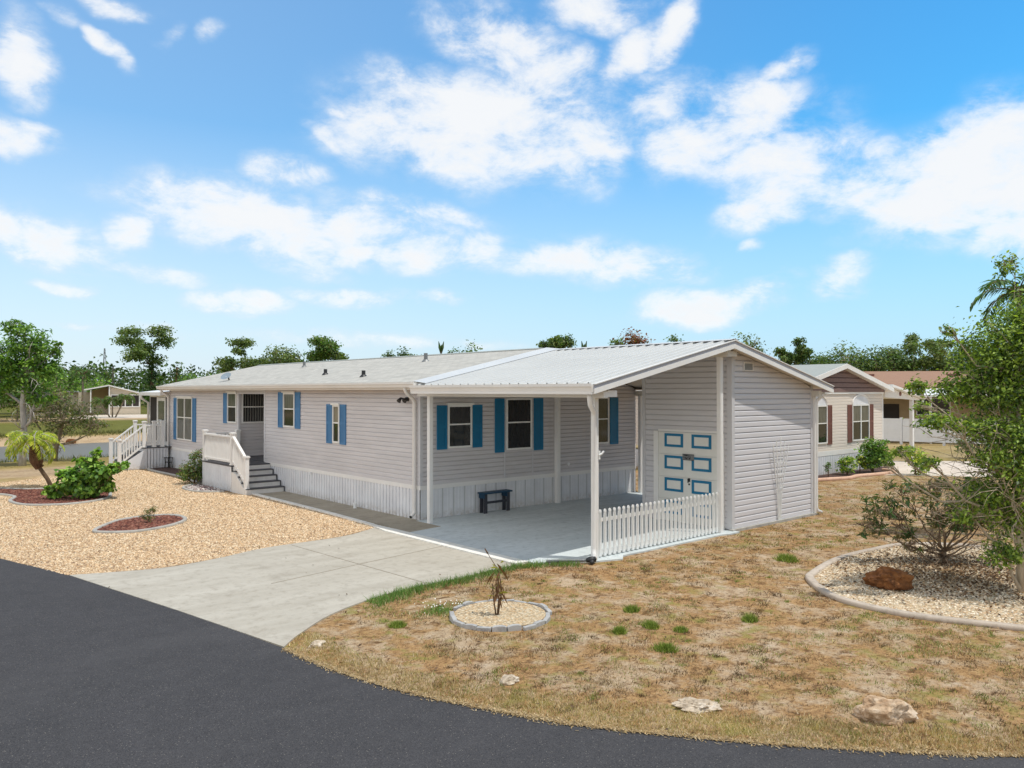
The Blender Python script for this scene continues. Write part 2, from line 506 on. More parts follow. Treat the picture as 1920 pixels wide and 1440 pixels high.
def raw_mesh(name, verts, faces_k, col, mat, parent=None, smooth=False):
    """verts (n*k,3) in face order, k verts per face, one colour per face"""
    n = len(verts) // faces_k
    org = ORG.get(parent, Vector((0, 0, 0))) if parent else Vector((0, 0, 0))
    me = bpy.data.meshes.new(name)
    verts = (np.asarray(verts, np.float32) - np.array(org, np.float32)).astype(np.float32)
    me.vertices.add(len(verts)); me.vertices.foreach_set('co', verts.ravel())
    me.loops.add(n * faces_k); me.loops.foreach_set('vertex_index', np.arange(n * faces_k, dtype=np.int32))
    me.polygons.add(n); me.polygons.foreach_set('loop_start', np.arange(0, n * faces_k, faces_k, dtype=np.int32))
    at = me.color_attributes.new('Col', 'FLOAT_COLOR', 'POINT')
    c = np.ones((n, faces_k, 4), np.float32); c[:, :, :3] = np.asarray(col, np.float32)[:, None, :]
    at.data.foreach_set('color', c.ravel())
    me.materials.append(mat)
    me.update(calc_edges=True)
    o = bpy.data.objects.new(name, me); COL.objects.link(o)
    if parent: o.parent = parent; ORG[o] = org
    return o

def pick_cols(rng, n, cols, jitter=0.18):
    cols = np.asarray(cols, float)
    c = cols[rng.integers(0, len(cols), n)]
    return np.clip(c * (1 + rng.normal(0, jitter, (n, 1))), 0.003, 1)

def unit(a):
    return a / (np.linalg.norm(a, axis=1, keepdims=True) + 1e-9)

def leaf_quads(rng, centers, size, aspect=0.45, up=0.5, out=None):
    """diamond leaves: random heading, blade normal biased upward (and outward)"""
    n = len(centers)
    nr = rng.normal(0, 1, (n, 3)); nr[:, 2] = np.abs(nr[:, 2]) * 0.6 + up
    if out is not None: nr += out * 0.8
    nr = unit(nr)
    d = unit(np.cross(nr, rng.normal(0, 1, (n, 3))))
    w = np.cross(nr, d)
    L = size * rng.uniform(0.65, 1.3, (n, 1)); W = L * aspect
    b = centers - d * L * 0.5
    t = centers + d * L * 0.5 - nr * L * 0.12
    l = centers + w * W * 0.5 + d * L * 0.05 + nr * W * 0.1
    r = centers - w * W * 0.5 + d * L * 0.05 + nr * W * 0.1
    return np.stack([b, r, t, l], 1).reshape(-1, 3)

# ------------------------------------------------------------------ camera, sun, sky
cam = bpy.data.cameras.new('camera')
cam.sensor_width = 36; cam.lens = 36 * 1467.7 / 1920
cam.clip_start = 0.1; cam.clip_end = 4000
co = bpy.data.objects.new('camera', cam); COL.objects.link(co)
co.location = (-10.775, -9.901, 3.10)
co.rotation_euler = (R(90) + 0.0096, 0, -0.7224)
scene.camera = co

SUN = Vector((0.24, -0.36, 1.0)).normalized()
sl = bpy.data.lights.new('sun', 'SUN'); sl.energy = 3.0; sl.angle = R(0.53); sl.color = (1.0, 0.965, 0.90)
so = bpy.data.objects.new('sun', sl); COL.objects.link(so)
so.rotation_euler = SUN.to_track_quat('Z', 'Y').to_euler(); so.location = (5, -8, 30)

scene.view_settings.view_transform = 'Standard'
scene.view_settings.look = 'None'
scene.view_settings.exposure = 0.10
scene.view_settings.gamma = 1.0
scene.render.engine = 'CYCLES'
scene.cycles.use_denoising = True
scene.cycles.max_bounces = 8
scene.cycles.diffuse_bounces = 5
scene.cycles.transparent_max_bounces = 6

# clouds: azimuth, elevation, half-width, half-height (radians), tilt (deg), density
CLOUDS = [(0.6814, 0.3254, 0.1707, 0.0582, 0.0, 1.0), (0.6134, 0.3542, 0.0744, 0.0269, -20.0, 0.7), (0.7838, 0.3065, 0.0816, 0.0496, 0.0, 0.9), (0.7429, 0.4034, 0.1162, 0.0347, -25.0, 0.85), (0.695, 0.432, 0.0752, 0.0214, -10.0, 0.75), (0.8247, 0.4514, 0.0643, 0.0187, 0.0, 0.8), (0.8718, 0.408, 0.0534, 0.0216, 25.0, 0.85), (0.9249, 0.4244, 0.0393, 0.0189, 40.0, 0.9), (0.9082, 0.3445, 0.0626, 0.0446, 0.0, 0.6), (1.0145, 0.3157, 0.0812, 0.0473, 0.0, 0.95), (0.9442, 0.3, 0.0584, 0.0365, 0.0, 0.85), (1.0758, 0.2654, 0.1137, 0.0417, -20.0, 0.95), (1.0392, 0.2351, 0.0553, 0.0276, 30.0, 0.85), (1.1459, 0.2406, 0.0621, 0.0352, 0.0, 0.85), (1.2433, 0.2321, 0.1022, 0.0477, 15.0, 1.1), (1.2981, 0.2438, 0.0573, 0.0593, 0.0, 1.1), (1.2929, 0.1785, 0.0433, 0.0278, -10.0, 0.9), (1.055, 0.3734, 0.0335, 0.0101, 20.0, 0.6), (0.3692, 0.2108, 0.1026, 0.038, -8.0, 1.05), (0.4181, 0.1892, 0.0811, 0.0314, -20.0, 0.9), (0.3278, 0.2075, 0.0409, 0.0241, 0.0, 0.8), (0.4462, 0.2626, 0.0444, 0.0184, 0.0, 0.6), (0.507, 0.3336, 0.0262, 0.0095, -10.0, 0.5), (0.4876, 0.3082, 0.0389, 0.0096, -30.0, 0.45), (0.5467, 0.2048, 0.0995, 0.0258, 0.0, 0.62), (0.6271, 0.1841, 0.1016, 0.0295, 0.0, 0.72), (0.5468, 0.1756, 0.0796, 0.0169, 0.0, 0.55), (0.6001, 0.2258, 0.1145, 0.0142, -8.0, 0.5), (0.1715, 0.1694, 0.0748, 0.0271, -15.0, 0.95), (0.2601, 0.1807, 0.0247, 0.0201, 0.0, 0.6), (0.1631, 0.3472, 0.0247, 0.0384, 20.0, 0.8), (0.1756, 0.3366, 0.0226, 0.0208, 0.0, 0.7), (0.1562, 0.2749, 0.0367, 0.016, -15.0, 0.85), (0.2429, 0.3806, 0.0325, 0.0084, -30.0, 0.6), (0.2508, 0.4188, 0.0382, 0.0092, -10.0, 0.7), (0.3475, 0.4043, 0.0143, 0.0118, 0.0, 0.42), (0.3125, 0.3921, 0.0093, 0.0118, 0.0, 0.38), (0.1955, 0.3997, 0.0206, 0.009, 0.0, 0.4), (0.3846, 0.1052, 0.061, 0.0153, 0.0, 0.8), (0.5206, 0.1184, 0.0853, 0.0132, 0.0, 0.7), (0.6407, 0.1225, 0.0339, 0.0087, 0.0, 0.5), (0.2072, 0.1158, 0.039, 0.0082, -4.0, 0.62), (0.2126, 0.0749, 0.0313, 0.0047, 0.0, 0.4), (0.2713, 0.1337, 0.0722, 0.0096, -5.0, 0.4), (0.8311, 0.164, 0.1414, 0.0224, -5.0, 0.6), (0.9112, 0.149, 0.0722, 0.017, 0.0, 0.5), (0.9696, 0.108, 0.0959, 0.0209, 4.0, 0.85), (1.0388, 0.1219, 0.0552, 0.0166, 10.0, 0.7), (1.1284, 0.1364, 0.0315, 0.0221, 0.0, 0.5), (1.1167, 0.1185, 0.0405, 0.0137, 0.0, 0.5), (1.0141, 0.1772, 0.015, 0.0076, 0.0, 0.35), (0.311, 0.068, 0.1036, 0.0062, -6.0, 0.35), (0.547, 0.063, 0.1722, 0.0107, 0.0, 0.35)]

def build_world():
    w = bpy.data.worlds.new('World'); scene.world = w; w.use_nodes = True
    nt = w.node_tree; nt.nodes.clear()
    out = N(nt, 'ShaderNodeOutputWorld'); bg = N(nt, 'ShaderNodeBackground')
    nt.links.new(bg.outputs[0], out.inputs[0])
    sky = N(nt, 'ShaderNodeTexSky', sky_type='NISHITA')
    sky.sun_disc = False
    sky.sun_elevation = math.asin(SUN.z)
    sky.sun_rotation = math.atan2(SUN.x, SUN.y)
    sky.air_density = 1.0; sky.dust_density = 0.6; sky.ozone_density = 1.5
    def mth(op, a, b=None, clamp=False):
        n = N(nt, 'ShaderNodeMath', operation=op, use_clamp=clamp)
        for i, x in enumerate((a, b)):
            if x is None: continue
            if isinstance(x, (int, float)): n.inputs[i].default_value = x
            else: nt.links.new(x, n.inputs[i])
        return n.outputs[0]
    tc = N(nt, 'ShaderNodeTexCoord'); d = tc.outputs['Generated']
    sx = N(nt, 'ShaderNodeSeparateXYZ'); nt.links.new(d, sx.inputs[0])
    az = mth('ARCTAN2', sx.outputs[0], sx.outputs[1])
    el = mth('ARCSINE', sx.outputs[2])
    # node group for one puff
    g = bpy.data.node_groups.new('cloud_puff', 'ShaderNodeTree')
    for nm in ('az', 'el', 'a0', 'e0', 'cr', 'sr', 'irx', 'iry', 'w'):
        g.interface.new_socket(nm, in_out='INPUT', socket_type='NodeSocketFloat')
    g.interface.new_socket('o', in_out='OUTPUT', socket_type='NodeSocketFloat')
    gi = g.nodes.new('NodeGroupInput'); go = g.nodes.new('NodeGroupOutput')
    def gm(op, a, b=None):
        n = g.nodes.new('ShaderNodeMath'); n.operation = op
        for i, x in enumerate((a, b)):
            if x is None: continue
            if isinstance(x, (int, float)): n.inputs[i].default_value = x
            else: g.links.new(x, n.inputs[i])
        return n.outputs[0]
    I = gi.outputs
    dx = gm('SUBTRACT', I['az'], I['a0']); dy = gm('SUBTRACT', I['el'], I['e0'])
    u = gm('MULTIPLY', gm('ADD', gm('MULTIPLY', dx, I['cr']), gm('MULTIPLY', dy, I['sr'])), I['irx'])
    v = gm('MULTIPLY', gm('SUBTRACT', gm('MULTIPLY', dy, I['cr']), gm('MULTIPLY', dx, I['sr'])), I['iry'])
    rr = gm('ADD', gm('MULTIPLY', u, u), gm('MULTIPLY', v, v))
    q = gm('SUBTRACT', 1.0, gm('MULTIPLY', rr, 0.55))
    q = gm('MAXIMUM', q, 0.0)
    g.links.new(gm('MULTIPLY', gm('MULTIPLY', q, q), I['w']), go.inputs[0])
    # shift the sampling direction a little so that outlines are ragged
    prj = N(nt, 'ShaderNodeCombineXYZ')
    den = mth('ADD', sx.outputs[2], 0.22)
    nt.links.new(mth('DIVIDE', sx.outputs[0], den), prj.inputs[0])
    nt.links.new(mth('DIVIDE', sx.outputs[1], den), prj.inputs[1])
    nz = N(nt, 'ShaderNodeTexNoise'); nz.inputs['Scale'].default_value = 3.1; nz.inputs['Detail'].default_value = 9
    nz.inputs['Roughness'].default_value = 0.58; nz.inputs['Distortion'].default_value = 0.35
    nt.links.new(prj.outputs[0], nz.inputs['Vector'])
    wz = N(nt, 'ShaderNodeTexNoise'); wz.inputs['Scale'].default_value = 9.0; wz.inputs['Detail'].default_value = 6
    pf0 = N(nt, 'ShaderNodeCombineXYZ'); nt.links.new(az, pf0.inputs[0]); nt.links.new(mth('MULTIPLY', el, 1.4), pf0.inputs[1])
    nt.links.new(pf0.outputs[0], wz.inputs['Vector'])
    ws = N(nt, 'ShaderNodeSeparateColor'); nt.links.new(wz.outputs['Color'], ws.inputs[0])
    az2 = mth('ADD', az, mth('MULTIPLY', mth('SUBTRACT', ws.outputs[0], 0.5), 0.10))
    el2 = mth('ADD', el, mth('MULTIPLY', mth('SUBTRACT', ws.outputs[1], 0.5), 0.055))
    acc = None
    for a0, e0, rx, ry, rot, wt in CLOUDS:
        n = nt.nodes.new('ShaderNodeGroup'); n.node_tree = g
        nt.links.new(az2, n.inputs['az']); nt.links.new(el2, n.inputs['el'])
        c, s = math.cos(R(rot)), math.sin(R(rot))
        for k, x in (('a0', a0), ('e0', e0), ('cr', c), ('sr', s), ('irx', 0.78 / rx), ('iry', 0.76 / ry), ('w', wt * (1.12 if wt > .65 else 1.32))):
            n.inputs[k].default_value = x
        acc = n.outputs[0] if acc is None else mth('MAXIMUM', acc, n.outputs[0])
    # noise that breaks up the cloud puffs above
    puff = N(nt, 'ShaderNodeCombineXYZ'); nt.links.new(az, puff.inputs[0]); nt.links.new(mth('MULTIPLY', el, 1.5), puff.inputs[1])
    hf = N(nt, 'ShaderNodeTexNoise'); hf.inputs['Scale'].default_value = 15; hf.inputs['Detail'].default_value = 8; hf.inputs['Roughness'].default_value = 0.66; hf.inputs['Distortion'].default_value = 0.25
    st = N(nt, 'ShaderNodeMapping'); st.inputs['Scale'].default_value = (0.85, 1.0, 1); st.inputs['Rotation'].default_value = (0, 0, 0.2); nt.links.new(puff.outputs[0], st.inputs[0]); nt.links.new(st.outputs[0], hf.inputs['Vector'])
    mf = N(nt, 'ShaderNodeTexNoise'); mf.inputs['Scale'].default_value = 7.0; mf.inputs['Detail'].default_value = 7; mf.inputs['Roughness'].default_value = 0.55; nt.links.new(puff.outputs[0], mf.inputs['Vector'])
    acc = mth('ADD', acc, mth('MULTIPLY', mth('SUBTRACT', hf.outputs['Fac'], 0.5), mth('MULTIPLY', mth('MINIMUM', acc, 0.6), 4.0)))
    dens = mth('ADD', acc, mth('MULTIPLY', mth('SUBTRACT', mf.outputs['Fac'], 0.5), 1.7))
    mr = N(nt, 'ShaderNodeMapRange', interpolation_type='SMOOTHSTEP')
    mr.inputs[1].default_value = -0.04; mr.inputs[2].default_value = 1.15
    nt.links.new(dens, mr.inputs[0])
    gate = mth('MULTIPLY', acc, 4.0, True)
    alpha = mth('MULTIPLY', mr.outputs[0], gate, True)
    alpha = mth('MULTIPLY', alpha, 0.97)
    # bright cloud added outside the view for stronger, more neutral fill light
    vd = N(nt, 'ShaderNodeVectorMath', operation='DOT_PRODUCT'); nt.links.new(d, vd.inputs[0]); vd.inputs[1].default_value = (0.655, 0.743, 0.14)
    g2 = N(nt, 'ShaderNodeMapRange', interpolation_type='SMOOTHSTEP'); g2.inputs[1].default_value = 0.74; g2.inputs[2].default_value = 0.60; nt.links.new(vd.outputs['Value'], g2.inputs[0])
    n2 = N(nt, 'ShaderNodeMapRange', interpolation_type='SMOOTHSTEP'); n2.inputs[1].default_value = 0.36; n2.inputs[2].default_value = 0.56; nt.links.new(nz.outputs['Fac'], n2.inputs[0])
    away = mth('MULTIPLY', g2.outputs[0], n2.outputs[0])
    # sky colour and haze towards the horizon
    hs = N(nt, 'ShaderNodeHueSaturation'); hs.inputs['Saturation'].default_value = 1.25
    nt.links.new(sky.outputs[0], hs.inputs['Color'])
    SK = 0.15
    skc = mixc(nt, 1.0, hs.outputs[0], (SK * 0.50, SK * 1.18, SK * 1.26), 'MULTIPLY')
    shade = ramp(nt, dens, [(0.30, (0.74, 0.81, 0.90)), (0.62, (0.92, 0.93, 0.94)), (0.85, (0.91, 0.92, 0.93)), (1.0, (0.87, 0.885, 0.905))])
    hz = mth('MULTIPLY', mth('SUBTRACT', 1.0, mth('MULTIPLY', mth('ABSOLUTE', el), 3.2), True), 0.92)
    lf = N(nt, 'ShaderNodeMapRange', interpolation_type='SMOOTHSTEP'); lf.inputs[1].default_value = 1.45; lf.inputs[2].default_value = 0.05; nt.links.new(az, lf.inputs[0])
    skc = mixc(nt, mth('MULTIPLY', lf.outputs[0], 0.34), skc, (0.55, 0.70, 0.91))
    skc = mixc(nt, hz, skc, mixc(nt, lf.outputs[0], (0.53, 0.675, 0.89), (0.76, 0.81, 0.89)))
    both = mixc(nt, alpha, skc, shade)
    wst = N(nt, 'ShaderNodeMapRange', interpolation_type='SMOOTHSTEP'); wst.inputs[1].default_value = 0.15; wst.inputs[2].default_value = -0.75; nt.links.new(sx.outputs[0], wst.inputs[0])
    nt.links.new(mixc(nt, away, both, mixc(nt, wst.outputs[0], (0.26, 0.26, 0.27), (1.30, 1.27, 1.22))), bg.inputs['Color'])  # added fill cloud, brighter on the front wall's side, dim elsewhere
    bg.inputs['Strength'].default_value = 1.0
build_world()

# ------------------------------------------------------------------ ground
ROAD = [(-12.5, 26), (-10.2, 16), (-8.85, 10), (-8.26, 7.43), (-7.61, 5.04), (-6.96, 1.68), (-6.55, -0.89)]
VERGE = [(-6.55, -0.95), (-6.49, -1.72), (-6.33, -2.61), (-6.12, -3.3), (-5.9, -3.84), (-5.65, -4.39), (-5.45, -4.8), (-5.03, -5.43),
         (-4.48, -6.18), (-3.72, -7.06), (-3.05, -7.75), (-1.5, -9.1), (1.0, -11.0), (6.0, -14.3), (15.0, -19.5), (40, -33)]
VERGE = catmull(VERGE, sub=5)
LAWN = [p for p in VERGE] + [(40, -4), (30, 2.0), (15, 2.6), (14.6, 24), (8.6, 24), (8.2, 0.0), (4.0, -0.25), (0.4, -0.38), (-0.2, -0.11), (-1.09, 0.5), (-1.43, 0.63),
        (-2.2, 0.55), (-2.91, 0.49), (-3.64, 0.51), (-4.53, 0.35), (-5.42, 0.0), (-6.18, -0.55)]
GRAVEL = [(-8.26, 7.43), (-7.61, 5.04), (-6.29, 4.62), (-5.2, 4.75), (-4.09, 5.09), (-2.4, 5.2), (-1.24, 5.66), (-1.08, 5.85), (-1.0, 13.3), (-1.33, 14.05), (-1.2, 19.2), (-1.05, 22.2),
          (-1.3, 23.3), (-2.3, 23.7), (-4.78, 22.6), (-6.2, 21.7), (-9.5, 21.2), (-11.3, 20.6), (-10.2, 16), (-8.85, 10)]
def pond_d(x, y):
    qx = np.abs(x + 9) - 27.0; qy = np.abs(y - 42.5) - 4.5
    return np.hypot(np.maximum(qx, 0), np.maximum(qy, 0)) + np.minimum(np.maximum(qx, qy), 0) - 3.5
def ground_z(x, y):
    d = pond_d(x, y) + 0.7 * (fbm(x, y, 0.25, 3) - 0.5)
    t = np.clip((4.0 - d) / 5.5, 0, 1); s = t * t * (3 - 2 * t)
    return -0.03 - 0.575 * s - np.clip(-d, 0, 3) * 0.25
def ground_col(x, y):
    d = pond_d(x, y)
    tan = np.array(rgb(212, 190, 158)); sand = np.array(rgb(220, 206, 192)); grn = np.array(rgb(122, 128, 62)); olive = np.array(rgb(172, 160, 104))
    pale = np.array(rgb(208, 188, 160)); wet = np.array(rgb(120, 104, 82)); path = np.array(rgb(196, 178, 154)); gold = np.array(rgb(204, 170, 118))
    n = x.shape
    c = np.empty(n + (3,)); c[:] = tan
    def put(mask, col):
        m = np.clip(mask, 0, 1)[..., None]; c[:] = c * (1 - m) + col * m
    f = fbm(x, y, 0.6, 5)
    put((f - 0.50) * 5, sand)
    put((fbm(x, y, 0.35, 9) - 0.55) * 6 * 0.55, olive)
    # the strip of thick yellow grass along the street
    vp = np.array(VERGE); dv = np.full(n, 99.0)
    near = (np.hypot(x + 3, y + 5) < 22)
    for a, b in zip(vp[:-1], vp[1:]):
        ab = b - a; t = np.clip(((x - a[0]) * ab[0] + (y - a[1]) * ab[1]) / (ab @ ab), 0, 1)
        dv = np.minimum(dv, np.hypot(x - a[0] - t * ab[0], y - a[1] - t * ab[1]))
    put((0.75 - dv) * 3, gold)
    far = np.clip((y - 26) / 2, 0, 1) * (x < 30)
    put(far, olive)
    put(np.clip((y - 23) / 1.0, 0, 1) * np.clip((27.2 - y) / 1, 0, 1) * (x < -0.3), path)
    put(np.clip(2.2 - np.abs(d - 1.0), 0, 1) * (y > 46), pale)
    put(np.clip(1.0 - np.abs(d + 0.2), 0, 1) * 0.8 * (y < 40), wet)
    put(np.clip((y - 53.5) / 1.5, 0, 1) * np.clip((82 - y + 0.1 * x) / 2, 0, 1), grn)
    put(np.clip((y - 82 - 0.0 * x) / 2, 0, 1) * (y < 100), pale)
    put(np.clip((y - 99) / 3, 0, 1), grn * 0.9)
    put((x > 11.5) * np.clip((x - 11.5) / 3, 0, 1) * (y < 26) * 0.6, olive)
    return c
def axis(lo, hi, fine_lo, fine_hi, step, grow=1.22):
    a = list(np.arange(fine_lo, fine_hi + 1e-6, step)); s = step
    while a[-1] < hi: s *= grow; a.append(a[-1] + s)
    s = step; b = [fine_lo]
    while b[-1] > lo: s *= grow; b.append(b[-1] - s)
    return np.array(sorted(set(b[1:])) + a)
gx = axis(-900, 1500, -14, 26, 0.30); gy = axis(-500, 1800, -14, 58, 0.34)
X, Y = np.meshgrid(gx, gy)
Z = ground_z(X, Y)
nx, ny = len(gx), len(gy)
me = bpy.data.meshes.new('ground')
P = np.stack([X, Y, Z], -1).reshape(-1, 3)
idx = np.arange(nx * ny).reshape(ny, nx)
F = np.stack([idx[:-1, :-1], idx[:-1, 1:], idx[1:, 1:], idx[1:, :-1]], -1).reshape(-1, 4)
me.vertices.add(len(P)); me.vertices.foreach_set('co', P.astype(np.float32).ravel())
me.loops.add(F.size); me.loops.foreach_set('vertex_index', F.astype(np.int32).ravel())
me.polygons.add(len(F)); me.polygons.foreach_set('loop_start', np.arange(0, F.size, 4, dtype=np.int32))
at = me.color_attributes.new('Col', 'FLOAT_COLOR', 'POINT')
cc = np.ones((len(P), 4), np.float32); cc[:, :3] = ground_col(X, Y).reshape(-1, 3)
at.data.foreach_set('color', cc.ravel())
at2 = me.color_attributes.new('Zone', 'FLOAT_COLOR', 'POINT'); zz = np.ones((len(P), 4), np.float32)
zz[:, :3] = (np.clip((23.0 - Y) / 3, 0, 1) * np.clip((24 - X) / 6, 0, 1)).reshape(-1, 1); at2.data.foreach_set('color', zz.ravel())
me.materials.append(M['ground']); me.polygons.foreach_set('use_smooth', [True] * len(F)); me.update(calc_edges=True)
gob = bpy.data.objects.new('ground', me); COL.objects.link(gob); tag(gob, kind='structure')

def sheet(name, poly, z, m, kind='structure', thick=0.05):
    mb = MB(); mb.prism([(x, y, z - thick) for x, y in poly], (0, 0, thick))
    return tag(mb.build(name, m), kind=kind)

# asphalt street; its edge on the lawn side is a little ragged
rr = random.Random(4)
edge = catmull(ROAD, sub=4) + [(x + rr.uniform(-.012, .012), y + rr.uniform(-.012, .012)) for x, y in catmull(VERGE[1:], sub=2)]
sheet('road', edge + [(40, -60), (-60, -60), (-60, 26)], -0.018, M['asphalt'])
DRIVE = catmull([(-7.61, 5.04), (-6.29, 4.57), (-5.2, 4.72), (-4.09, 5.07), (-2.4, 5.14), (-1.3, 5.62)], sub=5) + [(-1.37, 5.0), (-1.43, 0.63)] + \
        catmull([(-2.2, 0.56), (-2.91, 0.49), (-3.64, 0.51), (-4.53, 0.35), (-5.42, 0.0), (-6.18, -0.55), (-6.53, -0.88)], sub=4) + [(-6.97, 1.68)]
dmb = MB(); dmb.prism([(x, y, -0.06) for x, y in DRIVE], (0, 0, 0.05))
# scored joints in the concrete
M['joint'] = plain('concrete_joint', rgb(146, 136, 120), 0.9, 0.1)
for a, b in (((-3.62, 5.0), (-3.40, 0.56)), ((-5.3, 2.2), (-3.5, 2.52)), ((-3.5, 2.52), (-1.4, 2.85))):
    dmb.bar((a[0], a[1], -0.0085), (b[0], b[1], -0.0085), 0.018, 0.004, 1)
tag(dmb.build('driveway', [M['driveway'], M['joint']]), kind='structure')
wmb = MB(); wmb.prism([(-0.98, 5.6, -0.08), (-1.06, 4.5, -0.08), (-0.06, 4.66, -0.08), (0.09, 5.7, -0.08), (0.09, 13.4, -0.08), (-0.9, 13.4, -0.08)], (0, 0, 0.077))
for y in (6.9, 8.4, 9.9, 11.4, 12.6): wmb.bar((-0.93, y, -0.002), (0.05, y, -0.002), 0.02, 0.004, 1)
tag(wmb.build('walkway', [M['walk'], M['joint']]), kind='structure')
smb = MB(); smb.prism([(-1.09, 0.5, -0.10), (-0.2, -0.12, -0.10), (0.40, -0.34, -0.10), (0.62, -0.15, -0.10), (3.9, -0.15, -0.10), (4.1, -0.22, -0.10), (4.48, -0.22, -0.10), (4.48, 2.5, -0.10), (8.1, 2.5, -0.10), (8.1, 5.74, -0.10),
      (-0.06, 5.74, -0.10), (-0.06, 4.70, -0.10), (-1.06, 4.55, -0.10)], (0, 0, 0.10))
tag(smb.build('carport_floor', M['slab']), kind='structure')
kp = [(-1.26, 0.62), (-1.25, 2.0), (-1.24, 3.5), (-1.23, 5.0), (-1.16, 5.9), (-1.05, 8.0), (-0.99, 10.5), (-0.95, 13.25)]
km = MB(); prev = None
for i in range(len(kp) - 1):
    (x0, y0), (x1, y1) = kp[i], kp[i + 1]
    w0 = 0.15 if y0 < 5.5 else 0.06; w1 = 0.15 if y1 < 5.5 else 0.06
    km.prism([(x0 - w0, y0, -0.08), (x0 + w0, y0, -0.08), (x1 + w1, y1, -0.08), (x1 - w1, y1, -0.08)], (0, 0, 0.092 if y0 < 5.5 else 0.10))
tag(km.build('kerb', M['kerb_white']), kind='structure')
tag(MB().prism([(x, y, -0.07) for x, y in GRAVEL], (0, 0, 0.05)).build('gravel_bed', M['gravel']), kind='structure')
sheet('neighbour_driveway', [(18.6, 3.4), (19.42, 2.41), (21.19, 0.12), (24, -4), (34, -20), (42, -14), (30.5, -0.2), (27.0, 3.6), (25.4, 4.3), (25.4, 12), (22.7, 12), (22.7, 4.0)], -0.015, M['far_concrete'])
pl = [(-9 + 31 * math.cos(t) * (1 + 0.02 * math.sin(5 * t)), 42.5 + 10.5 * math.sin(t)) for t in [i * math.pi / 24 for i in range(48)]]
tag(MB().poly([(-46, 32, -0.5), (30, 32, -0.5), (30, 53, -0.5), (-46, 53, -0.5)]).build('pond_water', M['water']), kind='structure')

# ------------------------------------------------------------------ building helpers
def lap(mb, axis, fixed, out, rng, z0, z1, exp, d=0.018, m=0, f=.76):
    """lap siding on the wall plane axis=fixed, facing out; rng(z) gives the extent along the wall"""
    def P(s, z, off):
        return (s, fixed + out * off, z) if axis == 'y' else (fixed + out * off, s, z)
    z = z0
    while z < z1 - 1e-4:
        zt = min(z + exp, z1)
        r0, r1 = rng(z), rng(zt)
        if r0[1] - r0[0] < 0.01: break
        if r1[1] < r1[0]: r1 = ((r1[0] + r1[1]) / 2,) * 2
        g = 0.006; zg = max(z + .02, zt - g)          # a real slot stays open under each butt edge
        zd = z + (zg - z) * f
        rd_ = (r0[0] + (r1[0] - r0[0]) * f, r0[1] + (r1[1] - r0[1]) * f)
        mb.poly([P(r0[0], z, d), P(r0[1], z, d), P(rd_[1], zd, d), P(rd_[0], zd, d)], m)
        mb.poly([P(rd_[0], zd, d), P(rd_[1], zd, d), P(r1[1], zg, 0.003), P(r1[0], zg, 0.003)], m)
        mb.poly([P(r0[0], z, -.02), P(r0[1], z, -.02), P(r0[1], z, d), P(r0[0], z, d)], m)
        if zg < zt:
            mb.poly([P(r1[0], zg, 0.003), P(r1[1], zg, 0.003), P(r1[1], zg, -.02), P(r1[0], zg, -.02)], m)
            mb.poly([P(r1[0], zg, -.02), P(r1[1], zg, -.02), P(r1[1], zt, -.02), P(r1[0], zt, -.02)], m)
        z = zt
def span(a, b): return lambda z: (a, b)

def ribs(mb, axis, fixed, out, s0, s1, z0, z1, pitch=0.14, gap=0.030, depth=0.012, vent_every=0, vent_w=0.07):
    """vertical ribbed skirting panels"""
    def P(s, z, off):
        return (s, fixed + out * off, z) if axis == 'y' else (fixed + out * off, s, z)
    s = s0; i = 0
    while s < s1 - 1e-4:
        a = s; b = min(s + pitch - gap, s1); c = min(s + pitch, s1)
        mb.poly([P(a, z0, depth), P(b, z0, depth), P(b, z1, depth), P(a, z1, depth)], 0)
        v = vent_every and i % vent_every == vent_every - 1
        if c > b + 1e-4:
            k = 1 if v else 0
            mb.poly([P(b, z0, 0), P(c, z0, 0), P(c, z1, 0), P(b, z1, 0)], k)
            mb.poly([P(b, z0, depth), P(b, z0, 0), P(b, z1, 0), P(b, z1, depth)], 0)
            mb.poly([P(c, z0, 0), P(c, z0, depth), P(c, z1, depth), P(c, z1, 0)], 0)
        s = c; i += 1

def wall_box(mb, axis, fixed, out, s0, s1, z0, z1, o0, o1, m=0):
    """box lying on a wall: offsets o0..o1 measured outwards"""
    a, b = sorted((fixed + out * o0, fixed + out * o1))
    if axis == 'y': mb.box(s0, s1, a, b, z0, z1, m)
    else: mb.box(a, b, s0, s1, z0, z1, m)

